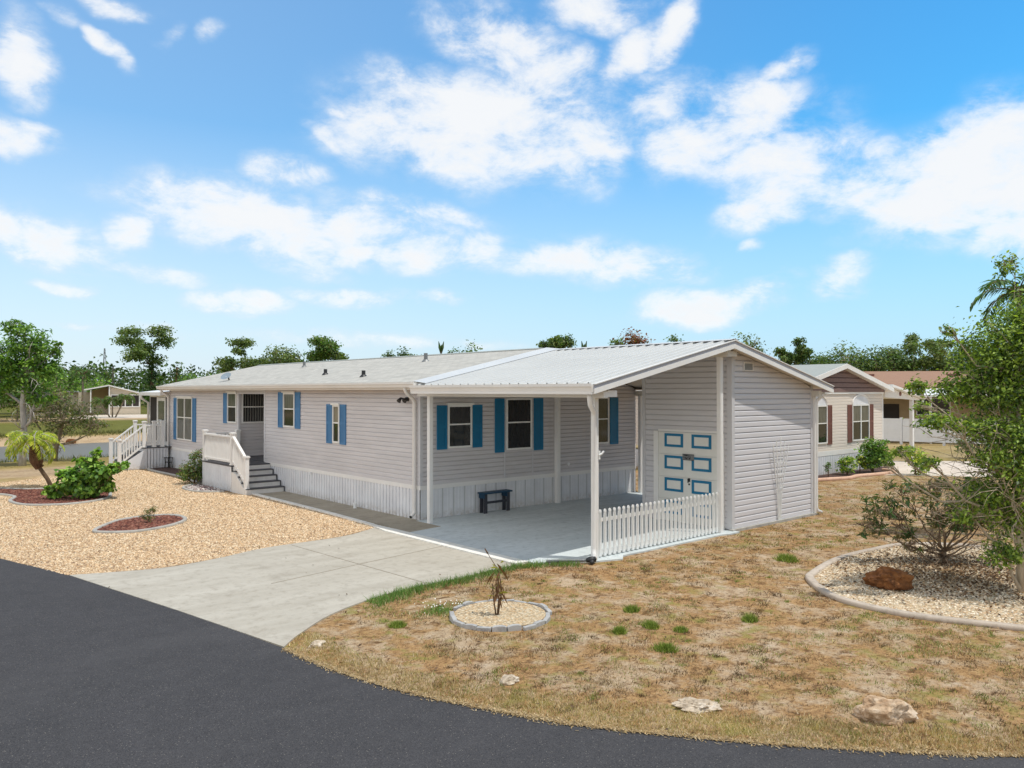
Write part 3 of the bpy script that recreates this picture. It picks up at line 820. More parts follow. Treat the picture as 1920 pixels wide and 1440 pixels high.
def window(root, axis, fixed, out, s0, s1, z0, z1, upper, lower, cols=1, sill=0.05, head=True, split=0.47, fmat=None, name='window'):
    """double-hung window standing proud of the siding; frame > pane, pane"""
    fmat = fmat or M['frame']; t = 0.045
    f = MB()
    B = lambda a, b, c, d, o0, o1, m=0: wall_box(f, axis, fixed, out, a, b, c, d, o0, o1, m)
    B(s0, s0 + t, z0, z1, 0.0, 0.05); B(s1 - t, s1, z0, z1, 0.0, 0.05)
    B(s0 + t, s1 - t, z1 - t, z1, 0.0, 0.05); B(s0 + t, s1 - t, z0, z0 + t, 0.0, 0.055)
    zm = z0 + (z1 - z0) * (1 - split)
    w = (s1 - s0 - 2 * t); cw = w / cols
    B(s0 + t, s1 - t, zm - 0.018, zm + 0.018, 0.006, 0.042)
    for k in range(1, cols):
        x = s0 + t + cw * k
        B(x - 0.03, x + 0.03, z0 + t, zm - 0.018, 0.006, 0.047); B(x - 0.03, x + 0.03, zm + 0.018, z1 - t, 0.006, 0.047)
    if head: B(s0 - 0.04, s1 + 0.04, z1 + 0.001, z1 + 0.055, 0.0, 0.085)
    fo = f.build(name, fmat, root)
    for (za, zb, mt) in ((zm + 0.018, z1 - t, upper), (z0 + t, zm - 0.018, lower)):
        p = MB()
        wall_box(p, axis, fixed, out, s0 + t, s1 - t, za, zb, 0.016, 0.024)
        p.build('pane', mt, fo)
    return fo

def shutter(root, axis, fixed, out, s0, s1, z0, z1, m):
    b = MB(); t = 0.045
    B = lambda a, c, d, e, o0, o1: wall_box(b, axis, fixed, out, a, c, d, e, o0, o1)
    B(s0, s1, z0, z1, 0.016, 0.030)
    B(s0, s0 + t, z0, z1, 0.030, 0.046); B(s1 - t, s1, z0, z1, 0.030, 0.046)
    zm = z0 + (z1 - z0) * 0.53
    for a, c in ((z0, z0 + 0.07), (zm - 0.04, zm + 0.04), (z1 - 0.06, z1)):
        B(s0 + t, s1 - t, a, c, 0.030, 0.045)
    for a, c in ((z0 + 0.07, zm - 0.04), (zm + 0.04, z1 - 0.06)):
        z = a + 0.012
        while z + 0.03 < c:
            B(s0 + t, s1 - t, z, z + 0.022, 0.030, 0.038); z += 0.036
    return b.build('shutter', m, root)

def gutter_run(mb, x, y0, y1, ztop, h=0.12, w=0.12):
    """K-style gutter along y, outer face at x (towards -x)"""
    pr = [(x + w, ztop - h), (x + 0.035, ztop - h), (x + 0.02, ztop - h * 0.55), (x, ztop - h * 0.35), (x, ztop), (x + 0.012, ztop), (x + 0.012, ztop - 0.02), (x + w, ztop - 0.02)]
    mb.prism([(a, y0, z) for a, z in pr], (0, y1 - y0, 0))

# ------------------------------------------------------------------ the house
ZK, ZT = 0.82, 3.157
SL = 0.219                     # roof slope
UR, ZR = 4.05, 4.285           # shingle ridge
XF, XB, YE, YL = 0.07, 8.10, 5.75, 23.85
house = thing('house', (XF, YE, 0), 'long grey sided single storey house with blue shutters behind the open carport', 'house')
w = MB()
RA, RB, RD = 14.57, 16.75, 1.35     # entry recess
for a, b in ((YE, RA), (RB, YL)):
    lap(w, 'x', XF, -1, span(a, b), ZK, ZT, 0.1115)
under = lambda x: 4.20 - SL * abs(x - UR) - 0.10
def gab(x0, x1, f):
    def r(z):
        h = (f(UR) - z) / SL
        return (max(x0, UR - h), min(x1, UR + h))
    return r
lap(w, 'y', YE, -1, gab(XF, XB, under), ZK, 4.08, 0.1115)
lap(w, 'y', YL, 1, gab(XF, XB, lambda x: ZR - SL * abs(x - UR) - 0.08), ZK, 4.15, 0.1115)
lap(w, 'x', XB, 1, span(YE, YL), ZK, ZT, 0.1115)
lap(w, 'x', RD, -1, span(RA, RB), ZK + .03, ZT, 0.1115)
lap(w, 'y', RB, -1, span(XF, RD), ZK + .03, ZT, 0.1115)
lap(w, 'y', RA, 1, span(XF, RD), ZK + .03, ZT, 0.1115)
w.build('siding', M['siding'], house)
k = MB()
for a, b in ((YE, RA), (RB, YL)):
    k.box(XF - 0.024, XF, a, b, ZK - 0.10, ZK)
k.box(XF - 0.024, XB, YE - 0.026, YE, ZK - 0.10, ZK)
k.box(XB, XB + .02, YE, YL, ZK - .1, ZK)
k.build('skirt_cap', M['white'], house)
k = MB()
ribs(k, 'x', XF, -1, YE, YL, -0.03, ZK - 0.10, 0.15, 0.045, 0.02)
ribs(k, 'y', YE, -1, XF, XB, -0.02, ZK - 0.10, 0.115, 0.05, 0.006, 3)
ribs(k, 'x', XB, 1, YE, YL, -0.03, ZK - 0.1, 0.145, 0.028)
k.build('skirting', [M['skirt'], M['skirt_vent']], house)
k = MB(); k.box(XF, RD, RA, RB, 0.0, ZK + 0.03); k.build('porch_floor', M['tread'], house)
def one(name, m, parent, *bx): return MB().box(*bx).build(name, m, parent)
for y in (RA, RB):
    one('corner_trim', M['trim_grey'], house, XF - 0.028, XF + 0.05, y - 0.05, y + 0.05, ZK, ZT - .01)
one('corner_trim', M['trim_grey'], house, XF - 0.028, XF + 0.06, YE - 0.028, YE + 0.08, ZK, ZT - 0.01)
one('corner_trim', M['trim_grey'], house, XF - 0.028, XF + 0.06, YL - 0.08, YL + 0.022, ZK, ZT - .01)
one('entry_header', M['trim_grey'], house, XF - 0.02, XF + 0.05, RA + .05, RB - .05, ZT - 0.14, ZT - .01)
for x in (2.735, 3.74):
    one('seam_strip', M['trim_grey'], house, x, x + .03, YE - 0.03, YE, ZK, 1.5)
    one('seam_strip', M['trim_grey'], house, x, x + .03, YE - 0.03, YE, 2.95, 3.5)
# roof: two shingled slopes, ridge cap, fascia, soffit
r = MB()
y0, y1 = 5.36, 24.15
ze = lambda x: ZR - SL * abs(x - UR)
for sx in (-1, 1):
    xe = UR + sx * 4.36
    r.prism([(UR, y0, ZR - 0.03), (xe, y0, ze(xe) - 0.03), (xe, y0, ze(xe)), (UR, y0, ZR)], (0, y1 - y0, 0))
roof = r.build('roof', M['shingle'], house)
c = MB()
for sx in (-1, 1):
    c.prism([(UR, y0 + .3, ZR + 0.004), (UR + sx * 0.15, y0 + .3, ZR - 0.15 * SL + 0.004), (UR + sx * 0.15, y0 + .3, ZR - 0.15 * SL + 0.02), (UR, y0 + .3, ZR + 0.022)], (0, y1 - y0 - .3, 0))
c.build('ridge_cap', M['shingle_pale'], roof)
def pipe(x, y, h, rad, mt, nm='vent_pipe'):
    z = ze(x); p = MB()
    p.tube([(x, y, z - 0.02), (x, y, z + h)], rad, 10)
    p.tube([(x, y, z - 0.02), (x, y, z + 0.05)], [rad * 2.2, rad * 1.2], 10)
    p.build(nm, mt, roof)
pipe(1.07, 12.39, 0.17, 0.055, M['black_metal']); pipe(0.55, 9.21, 0.17, 0.055, M['black_metal']); pipe(2.79, 9.4, 0.24, 0.06, M['plaque'])
pipe(2.9, 17.5, 0.2, 0.05, M['plaque'])
d = MB()                                              # small dish lying low on the roof
d.tube([(0.6, 18.95, ze(.6)), (0.52, 18.85, ze(.6) + 0.16)], 0.03, 8, 1)
cen = Vector((0.42, 18.78, ze(.6) + 0.13)); ax = Vector((-0.55, -0.35, 0.75)).normalized(); a1 = ax.orthogonal().normalized(); a2 = ax.cross(a1)
ring = [[tuple(cen + (a1 * math.cos(t) + a2 * math.sin(t)) * rr_ + ax * (rr_ ** 2) * 0.6) for t in [i * math.pi / 8 for i in range(16)]] for rr_ in (0.02, 0.08, 0.15, 0.20)]
vs = [p for q in ring for p in q]; fs = [(i * 16 + j, i * 16 + (j + 1) % 16, (i + 1) * 16 + (j + 1) % 16, (i + 1) * 16 + j) for i in range(3) for j in range(16)]
d.add(vs, fs, 0)
M['dish'] = plain('dish_grey', rgb(132, 146, 156), 0.45, 0.05)
d.build('satellite_dish', [M['dish'], M['black_metal']], roof)
f = MB()
f.box(-0.27, -0.245, y0, y1, ze(-.27) - 0.20, ze(-.27) - 0.012)
f.box(8.345, 8.37, y0, y1, ze(8.37) - 0.20, ze(8.37) - 0.012)
for sx in (-1, 1):
    xe = UR + sx * 4.34
    f.prism([(UR, y1 - .025, ZR - 0.036), (xe, y1 - .025, ze(xe) - 0.036), (xe, y1 - .025, ze(xe) - 0.2), (UR, y1 - .025, ZR - 0.2)], (0, 0.03, 0))
    f.prism([(UR, y0 + .01, ZR - 0.036), (xe, y0 + .01, ze(xe) - 0.036), (xe, y0 + .01, ze(xe) - 0.12), (UR, y0 + .01, ZR - 0.12)], (0, 0.03, 0))
f.build('fascia', M['gutter'], house)
s = MB(); s.box(-0.25, XF, y0 + .06, y1 - .06, ZT, ZT + 0.02)
for y in np.arange(y0 + .4, y1, .3): s.box(-0.245, XF, y, y + .02, ZT - .008, ZT)
s.box(XB, 8.34, y0 + .06, y1 - .06, ZT, ZT + .02); s.box(XF, RD + .05, RA, RB, ZT, ZT + .02); s.build('soffit', M['soffit'], house)
g = MB(); gutter_run(g, -0.40, y0, y1 + .05, ze(-.28) - 0.015, 0.125, 0.128); g.build('gutter', M['gutter'], house)
p = MB()                                              # downspout at the carport end
p.tube([(-0.30, 5.86, 3.20), (-0.30, 5.86, 3.14), (-0.24, 5.87, 3.05), (-0.06, 5.88, 2.92), (-0.02, 5.88, 2.84), (-0.02, 5.88, 0.24), (-0.03, 5.87, 0.16), (-0.16, 5.82, 0.09)], 0.045, 8)
p.tube([(-0.155, 5.822, 0.093), (-0.165, 5.818, 0.089)], 0.039, 8, 1)
p.build('downspout', [M['gutter'], M['dark_edge']], house, True)
p = MB()
p.tube([(-0.30, 23.85, 3.2), (-0.30, 23.85, 3.12), (-0.06, 23.84, 2.92), (-0.02, 23.84, 2.84), (-0.02, 23.84, 0.12), (-0.1, 23.8, 0.06)], 0.045, 8)
p.build('downspout', M['gutter'], house, True)
# windows with their shutters
window(house, 'x', XF, -1, 21.2, 22.93, 1.17, 2.86, M['glass_mid'], M['glass_mid'], 2)
shutter(house, 'x', XF, -1, 22.97, 23.33, 1.15, 2.84, M['blue']); shutter(house, 'x', XF, -1, 20.80, 21.16, 1.15, 2.84, M['blue'])
window(house, 'x', XF, -1, 16.86, 17.66, 2.0, 3.06, M['glass_mid'], M['glass_dark']); shutter(house, 'x', XF, -1, 17.70, 18.04, 1.97, 3.04, M['blue'])
window(house, 'x', XF, -1, 12.40, 13.17, 2.0, 3.06, M['glass_mid'], M['glass_dark']); shutter(house, 'x', XF, -1, 13.21, 13.54, 1.97, 3.08, M['blue']); shutter(house, 'x', XF, -1, 12.03, 12.36, 1.97, 3.08, M['blue'])
window(house, 'x', XF, -1, 9.64, 10.02, 1.66, 2.72, M['glass_tan'], M['glass_dark']); shutter(house, 'x', XF, -1, 10.06, 10.38, 1.63, 2.74, M['blue']); shutter(house, 'x', XF, -1, 9.28, 9.60, 1.63, 2.74, M['blue'])
window(house, 'y', RB, -1, 0.17, 1.12, 2.0, 3.06, M['blinds'], M['blinds'])
window(house, 'y', YE, -1, 0.87, 1.63, 1.69, 2.76, M['glass_dark'], M['glass_dark'], split=.45); shutter(house, 'y', YE, -1, 0.54, 0.84, 1.67, 2.76, M['blue_deep']); shutter(house, 'y', YE, -1, 1.66, 1.97, 1.67, 2.76, M['blue_deep'])
window(house, 'y', YE, -1, 2.79, 3.71, 1.55, 2.92, M['glass_dark'], M['glass_dark'], head=False); shutter(house, 'y', YE, -1, 2.40, 2.72, 1.50, 2.92, M['blue_deep']); shutter(house, 'y', YE, -1, 3.79, 4.13, 1.50, 2.92, M['blue_deep'])
window(house, 'y', YE, -1, 6.18, 6.84, 1.56, 2.93, M['glass_dark'], M['glass_dark'], head=False); shutter(house, 'y', YE, -1, 6.91, 7.26, 1.52, 2.92, M['blue_deep'])
# entry door on the inner wall of the recess
dr = MB(); dr.box(RD - 0.05, RD, 15.1, 16.0, ZK + 0.05, 2.88); dr.box(RD - .07, RD - .05, 15.2, 15.9, 1.9, 2.7); do = dr.build('door', M['door_white'], house)
kn = MB(); kn.tube([(RD - .05, 15.2, 1.75), (RD - .12, 15.2, 1.75)], 0.03, 8); kn.build('handle', M['black_metal'], do)
# twin flood lights under the eave corner
fl = MB(); fl.box(0.02, 0.06, 6.22, 6.34, 2.86, 2.96)
for q in (6.16, 6.40):
    fl.tube([(0.02, 6.28, 2.91), (-0.06, q, 2.93), (-0.14, q - .02, 2.86)], [0.02, 0.03, 0.06], 8)
fl.build('flood_light', M['black_metal'], house)
sp = MB(); sp.tube([(5.1, YE - .01, 1.06), (5.1, YE - .09, 1.06)], 0.028, 8); sp.tube([(5.1, YE - .07, 1.09), (5.1, YE - .07, 1.0)], 0.02, 8); sp.build('outdoor_tap', M['pvc'], house)
sp = MB(); sp.tube([(XF, 11.3, .72), (XF - .08, 11.3, .72), (XF - .09, 11.3, .66)], 0.02, 8); sp.build('outdoor_tap', M['pvc'], house)
cl = MB(); cl.tube([(-0.12, 8.5, -.01), (-0.12, 8.5, 0.10)], 0.045, 10); cl.tube([(-0.12, 8.5, 0.10), (-0.12, 8.5, 0.14)], 0.055, 10)
tag(cl.build('cleanout_pipe', M['pvc']), 'short white drain pipe standing on the walkway beside the skirting', 'drain pipe')

# screen porch behind the far corner (part of the house)
pr = MB(); pr.box(XF, XF + .06, 24.0, 24.06, 0, 3.0); pr.box(XF, XF + .06, 26.5, 26.56, 0, 3.0); pr.box(XF, XF + .06, 25.52, 25.6, .8, 2.9)
pr.box(XF + .002, XF + .058, 24.06, 26.5, 0.8, 1.0); pr.box(XF + .002, XF + .058, 24.06, 26.5, 2.86, 3.0); pr.box(XF + .01, 3.0, 26.5, 26.56, 0, 3.0)
pr.build('porch_frame', M['white'], house)
one('porch_screen', M['far_dark_wall'], house, XF + .02, XF + .04, 24.06, 24.42, 1.0, 2.86); one('porch_screen', M['far_dark_wall'], house, XF + .02, XF + .04, 25.6, 26.5, 1.0, 2.86)
sd = MB(); sd.box(XF - .01, XF + .03, 24.46, 24.56, 1.0, 2.84); sd.box(XF - .01, XF + .03, 25.42, 25.52, 1.0, 2.84); sd.box(XF - .01, XF + .03, 24.56, 25.42, 2.7, 2.84); sd.box(XF - .01, XF + .03, 24.56, 25.42, 1.0, 1.15); sd.box(XF - .01, XF + .03, 24.56, 25.42, 1.72, 1.78)
sdo = sd.build('screen_door', M['white'], house); MB().box(XF, XF + .02, 24.56, 25.42, 1.15, 2.7).build('pane', M['glass_mid'], sdo)
MB().box(XF + .01, 3.0, 24.06, 26.5, 0.0, 0.8).build('porch_skirting', M['skirt'], house)
pf = MB(); pf.prism([(-0.32, 23.9, 2.93), (-0.32, 23.9, 3.07), (3.2, 23.9, 3.45), (3.2, 23.9, 3.31)], (0, 2.9, 0)); pf.build('porch_roof', M['white'], house)
pd = MB(); pd.tube([(-0.28, 26.6, 2.95), (-0.26, 26.6, 2.8), (0.02, 26.6, 2.6), (0.02, 26.6, 1.0)], 0.05, 8); pd.build('downspout', M['gutter'], house, True)

# ------------------------------------------------------------------ carport
XE = -0.42; YN, YF = -0.36, 5.42
ZP = 4.20
zc = lambda x: ZP - SL * abs(x - UR)
carport = thing('carport', (0, 0, 0), 'open carport with white ribbed metal gable roof on slim white posts', 'carport')
mr = MB()
for sx in (-1, 1):
    xe = UR + sx * (UR - XE - 0.03)
    pts = []; y = YN
    prof = []
    while y < YF - 0.01:
        for dy, dz in ((0, 0), (0.130, 0), (0.142, 0.042), (0.172, 0.042), (0.184, 0.0)):
            if y + dy <= YF: prof.append((y + dy, dz))
        y += 0.27
    prof.append((YF, 0))
    for (ya, da), (yb, db) in zip(prof[:-1], prof[1:]):
        mr.poly([(xe, ya, zc(xe) + da), (UR, ya, ZP + da), (UR, yb, ZP + db), (xe, yb, zc(xe) + db)])
    mr.prism([(xe, YN, zc(xe) - 0.022), (UR, YN, ZP - 0.022), (UR, YN, ZP - 0.004), (xe, YN, zc(xe) - 0.004)], (0, YF - YN, 0))
cr = mr.build('roof', M['metal_roof'], carport)
cap = MB()
for sx in (-1, 1):
    cap.prism([(UR, YN - .02, ZP + 0.043), (UR + sx * 0.17, YN - .02, ZP + 0.046 - 0.17 * SL), (UR + sx * 0.17, YN - .02, ZP + 0.052 - 0.17 * SL), (UR, YN - .02, ZP + 0.050)], (0, YF - YN + .02, 0))
cap.build('ridge_cap', M['metal_roof'], cr)
fl = MB()                                             # white flashing where metal meets shingles
for sx in (-1, 1):
    xe = UR + sx * 4.36
    fl.prism([(xe, 4.98, zc(xe) + .044), (UR, 4.98, ZP + .044), (UR, 5.50, ZR + .012), (xe, 5.50, ze(xe) + .012)], (0, 0, 0.006))
fl.build('flashing', M['metal_roof'], cr)
fa = MB()
for sx in (-1, 1):
    xe = UR + sx * (UR - XE)
    fa.prism([(xe, YN - .012, zc(xe) - .075), (UR, YN - .012, ZP - .075), (UR, YN - .012, ZP + .012), (xe, YN - .012, zc(xe) + .012)], (0, 0.018, 0), 1)
    fa.prism([(xe, YN - .022, zc(xe) - .165), (UR, YN - .022, ZP - .165), (UR, YN - .022, ZP - .070), (xe, YN - .022, zc(xe) - .070)], (0, 0.028, 0), 0)
    fa.prism([(xe, YN - .040, zc(xe) + .002), (UR, YN - .040, ZP + .002), (UR, YN - .040, ZP + .020), (xe, YN - .040, zc(xe) + .020)], (0, 0.05, 0), 0)
M['fascia_grey'] = plain('fascia_grey', rgb(176, 176, 182), 0.4, 0.05)  # upper fascia band: shade below the roof edge put into the colour
fa.build('gable_fascia', [M['white'], M['fascia_grey']], carport)
ce = MB()
for sx in (-1, 1):
    xe = UR + sx * (UR - XE - .1)
    ce.prism([(xe, YN + .03, zc(xe) - .075), (UR, YN + .03, ZP - .075), (UR, YN + .03, ZP - .055), (xe, YN + .03, zc(xe) - .055)], (0, YF + .3 - YN, 0))
for y in np.arange(0.1, 5.4, .3):
    xe = UR - (UR - XE - .12)
    ce.prism([(xe, y, zc(xe) - .083), (UR, y, ZP - .083), (UR, y, ZP - .075), (xe, y, zc(xe) - .075)], (0, .03, 0))
ce.build('ceiling', M['ceiling'], carport)
gu = MB(); gutter_run(gu, XE - .07, YN, 5.40, 3.245, 0.15, 0.10); gu.box(XE - .045, XE + .02, YN + .01, 5.38, 3.05, 3.095)
gu.build('gutter', M['gutter'], carport)
bm = MB(); bm.box(-0.06, 0.06, -0.28, 5.7, 2.985, 3.10); bm.box(0.06, 0.32, -0.27, -0.17, 3.00, 3.12); bm.build('eave_beam', M['white'], carport)
bm = MB(); bm.box(3.98, 4.12, -0.24, 5.7, 3.86, 4.06); bm.box(4.12, 4.36, -0.24, -0.14, 3.87, 3.98); bm.build('ridge_beam', M['ceiling'], carport)
bm = MB(); bm.box(8.02, 8.16, -0.24, 5.7, 2.97, 3.12); bm.build('eave_beam', M['ceiling'], carport)
def post(x, y, h, wd=0.10):
    b = MB(); b.box(x - wd / 2, x + wd / 2, y - wd / 2, y + wd / 2, 0.0, h)
    b.box(x - wd / 2 - .004, x - wd / 2, y - .012, y + .012, 0.02, h - .02)
    b.box(x - .012, x + .012, y - wd / 2 - .004, y - wd / 2, 0.02, h - .02)
    return b.build('post', M['white'], carport)
pa = post(0, 0, 2.985); post(0, 5.25, 2.985); post(4.63, 5.66, 3.9, 0.12); post(4.05, 0.0, 3.86); post(8.10, 5.55, 2.97); post(8.13, -0.06, 2.97, 0.06)
hk = MB(); hk.tube([(0.05, -.05, 1.92), (0.10, -.08, 1.94), (0.14, -.1, 1.99)], 0.022, 6); hk.box(0.05, .08, -.07, .0, 1.84, 2.0); hk.build('hook', M['pvc'], pa)
ds = MB(); ds.tube([(-0.34, -0.2, 3.10), (-0.34, -0.19, 2.98), (-0.30, -0.17, 2.86), (-0.13, -0.10, 2.72), (-0.10, -0.08, 2.64), (-0.10, -0.06, 0.22), (-0.11, -0.08, 0.12), (-0.19, -0.17, 0.05)], 0.050, 8)
ds.build('downspout', M['white'], carport, True)
ds = MB(); ds.tube([(8.36, -0.2, 3.08), (8.34, -0.18, 3.0), (8.21, -0.10, 2.88), (8.20, -0.07, 2.78), (8.20, -0.07, 0.16), (8.22, -.09, .08), (8.34, -0.13, 0.03)], 0.042, 8)
ds.build('downspout', M['white'], carport, True)
dh = MB(); dh.tube([(-0.95, 0.30, 0.035), (-0.62, 0.12, 0.035), (-0.40, -0.06, 0.035), (-0.33, -0.10, 0.04)], 0.028, 8, 1)
dh.tube([(-0.34, -0.10, 0.03), (-0.28, -0.15, 0.045), (-0.20, -0.20, 0.05)], [0.035, 0.055, 0.05], 10, 0); dh.tube([(-0.30, -0.2, 0.02), (-0.36, -0.26, 0.02)], [0.045, 0.035], 8, 0)
tag(dh.build('drain_hose', [M['black_metal'], M['plaque']], None, True), 'black drain hose lying by the foot of the front carport post', 'hose')

# ------------------------------------------------------------------ storage shed
SX0, SX1, SY0, SY1 = 4.49, 8.07, 0.0, 2.48
shed = thing('storage_shed', (SX0, SY0, 0), 'grey sided storage shed under the right half of the carport roof', 'shed')
sh = MB()
und = lambda x: ZP - SL * abs(x - UR) - 0.085
lap(sh, 'y', SY0, -1, lambda z: (SX0, min(SX1, UR + (und(UR) - z) / SL)), 0.03, 4.02, 0.1262, 0.028, 0, .70)
lap(sh, 'x', SX0, -1, span(SY0, SY1), 0.03, und(SX0), 0.1262, 0.020)
lap(sh, 'y', SY1, 1, lambda z: (SX0, min(SX1, UR + (und(UR) - z) / SL)), 0.03, 4.02, 0.1262, 0.014)
lap(sh, 'x', SX1, 1, span(SY0, SY1), 0.03, und(SX1), 0.1262, 0.014)
sh.box(SX0 + .01, SX1 - .01, SY0 + .01, SY1 - .01, 0.0, 0.04)
sh.build('siding', M['shed_siding'], shed)
for bx in ((SX0 - .045, SX0 + .07, SY0 - .045, SY0 + .09, 0.02, und(SX0) - .01), (SX0 - .04, SX0 + .05, SY1 - .07, SY1 + .02, 0.02, und(SX0) - .01), (SX1 - .07, SX1 + .035, SY0 - .045, SY0 + .07, 0.02, und(SX1) - .01)):
    one('corner_trim', M['trim_grey'], shed, *bx)
b = MB(); b.box(SX0 - .1, SX1 + .12, SY0 - .10, SY0 - .002, -0.06, 0.028); b.build('footing', M['kerb_grey'], shed)
v = MB(); v.box(4.93, 5.33, -.034, -.015, 3.57, 3.77)
for i in range(6): v.prism([(4.96, -.032, 3.595 + i * .026), (5.30, -.032, 3.595 + i * .026), (5.30, -.045, 3.585 + i * .026), (4.96, -.045, 3.585 + i * .026)], (0, 0, .006), 1)
for a in ((4.93, 4.96, 3.57, 3.77), (5.30, 5.33, 3.57, 3.77), (4.96, 5.30, 3.57, 3.59), (4.96, 5.30, 3.75, 3.77)): v.box(a[0], a[1], -.05, -.03, a[2], a[3])
v.box(4.962, 5.298, -.0355, -.0342, 3.592, 3.748, 2)
v.build('gable_vent', [M['white'], M['plaque'], M['skirt_vent']], shed)
gd = MB(); GY0, GY1 = 0.28, 2.0; x = SX0 - 0.03
for i in range(4):
    gd.box(x - .016, x + .012, GY0, GY1, 0.01 + i * .533, 0.01 + i * .533 + .526)
gdo = gd.build('garage_door', M['door_white'], shed, bevel=0.004)
tr = MB(); tr.box(x - .025, x + .014, GY1 + .004, GY1 + .14, 0.0, 2.15); tr.box(x - .025, x + .014, GY0 - .12, GY0 - .004, 0.0, 2.15); tr.box(x - .025, x + .014, GY0, GY1, 2.148, 2.20); tr.build('door_casing', M['white'], shed)
for zr in (1.78, 1.255, 0.725, 0.19):
    for yr in (1.27, 0.49):
        q = MB(); X0 = x - .026
        q.box(X0, x - .017, yr, yr + .07, zr, zr + .32); q.box(X0, x - .017, yr + .47, yr + .54, zr, zr + .32)
        q.box(X0, x - .017, yr + .07, yr + .47, zr, zr + .06); q.box(X0, x - .017, yr + .07, yr + .47, zr + .26, zr + .32)
        qo = q.build('panel_border', M['blue_deep'], gdo)
        MB().box(x - .021, x - .017, yr + .07, yr + .47, zr + .06, zr + .26).build('inset_panel', M['door_white'], qo)
lk = MB(); lk.box(x - .03, x - .017, 1.075, 1.125, .99, 1.07); lk.tube([(x - .03, 1.10, 1.05), (x - .07, 1.10, 1.05)], .018, 8); lk.box(x - .075, x - .06, 1.09, 1.11, .97, 1.06); lk.tube([(x - .017, 1.10, .93), (x - .03, 1.10, .93)], .022, 10); lk.build('door_lock', M['black_metal'], gdo)
pq = MB(); X0 = x - .032; pq.box(X0 - .008, X0, .955, 1.275, 1.49, 1.635, 0)
rq = random.Random(3)
for i in range(16):
    yy = .985 + rq.random() * .24; zz = 1.515 + rq.random() * .085
    pq.box(X0 - .012, X0 - .008, yy, yy + .012 + rq.random() * .03, zz, zz + .010 + rq.random() * .02, 1)
pq.box(X0 - .011, X0 - .0082, .955, 1.275, 1.49, 1.502, 1); pq.box(X0 - .011, X0 - .0082, .955, 1.275, 1.623, 1.635, 1)
tag(pq.build('door_plaque', [M['plaque'], M['black_metal']]), 'small grey plaque hung in the middle of the garage door', 'plaque')

# ------------------------------------------------------------------ picket fence
fence = thing('picket_fence', (2.03, 0, 0), 'low white picket fence between the two front carport posts', 'fence')
for z in (0.09, 0.70):
    MB().box(0.055, 3.995, 0.006, 0.040, z - .035, z + .035).build('rail', M['pvc'], fence)
n = 29
def picket(x):
    p = MB(); w_ = .034; top = 0.90
    arc = [(x + w_ * math.cos(t), -.014, top - .05 + .05 * math.sin(t)) for t in [i * math.pi / 8 for i in range(9)]]
    neck = [(x + .022, -.014, top - .075), (x + w_, -.014, top - .10), (x + w_, -.014, 0.02), (x - w_, -.014, 0.02), (x - w_, -.014, top - .10), (x - .022, -.014, top - .075)]
    p.prism(arc[::-1] + neck[::-1], (0, .019, 0))
    return p
pk = picket(0.0).build('picket', M['pvc'], fence)
for i in range(n):
    o = pk if i == 0 else pk.copy()
    if i: COL.objects.link(o); o.parent = fence
    o.location = (0.14 + i * (3.78 / (n - 1)), 0, 0)

# ------------------------------------------------------------------ bench, trellis, steps
bench = thing('bench', (2.25, 5.55, 0), 'small blue topped wooden bench against the white skirting', 'bench')
MB().box(1.80, 2.76, 5.43, 5.70, 0.49, 0.53).build('seat', M['bench_blue'], bench, bevel=.006)
for xx in (1.84, 2.60):
    q = MB(); q.box(xx, xx + .10, 5.47, 5.50, 0.0, 0.49, 0); q.box(xx, xx + .10, 5.63, 5.66, 0.0, 0.49, 0); q.box(xx + .02, xx + .08, 5.50, 5.63, .40, .49, 0); q.box(xx - .012, xx, 5.45, 5.68, .38, .485, 1); q.build('leg', [M['bench_grey'], M['bench_blue']], bench)
MB().box(1.94, 2.60, 5.48, 5.50, 0.24, 0.30).build('stretcher', M['bench_grey'], bench)
tre = thing('trellis', (6.43, -.06, 0), 'white fan shaped trellis leaning on the sunlit shed wall', 'trellis')
tops = [(6.08, 1.84), (6.24, 1.92), (6.43, 2.02), (6.62, 1.92), (6.80, 1.84)]
for i, (tx, tz) in enumerate(tops):
    q = MB(); bx = 6.43 + (i - 2) * .026
    q.bar((bx, -.06, 0.0), (bx + (tx - bx) * .12, -.065, tz * .32), .022, .012); q.bar((bx + (tx - bx) * .12, -.065, tz * .32), (tx, -.10, tz), .020, .012)
    q.build('slat', M['pvc'], tre)
for zz, hw in ((1.72, .33), (1.42, .24), (1.12, .155), (.80, .075)):
    q = MB(); q.bar((6.43 - hw, -.118 + (1.72 - zz) * .022, zz), (6.43 + hw, -.118 + (1.72 - zz) * .022, zz), .012, .008); q.build('crossbar', M['pvc'], tre)

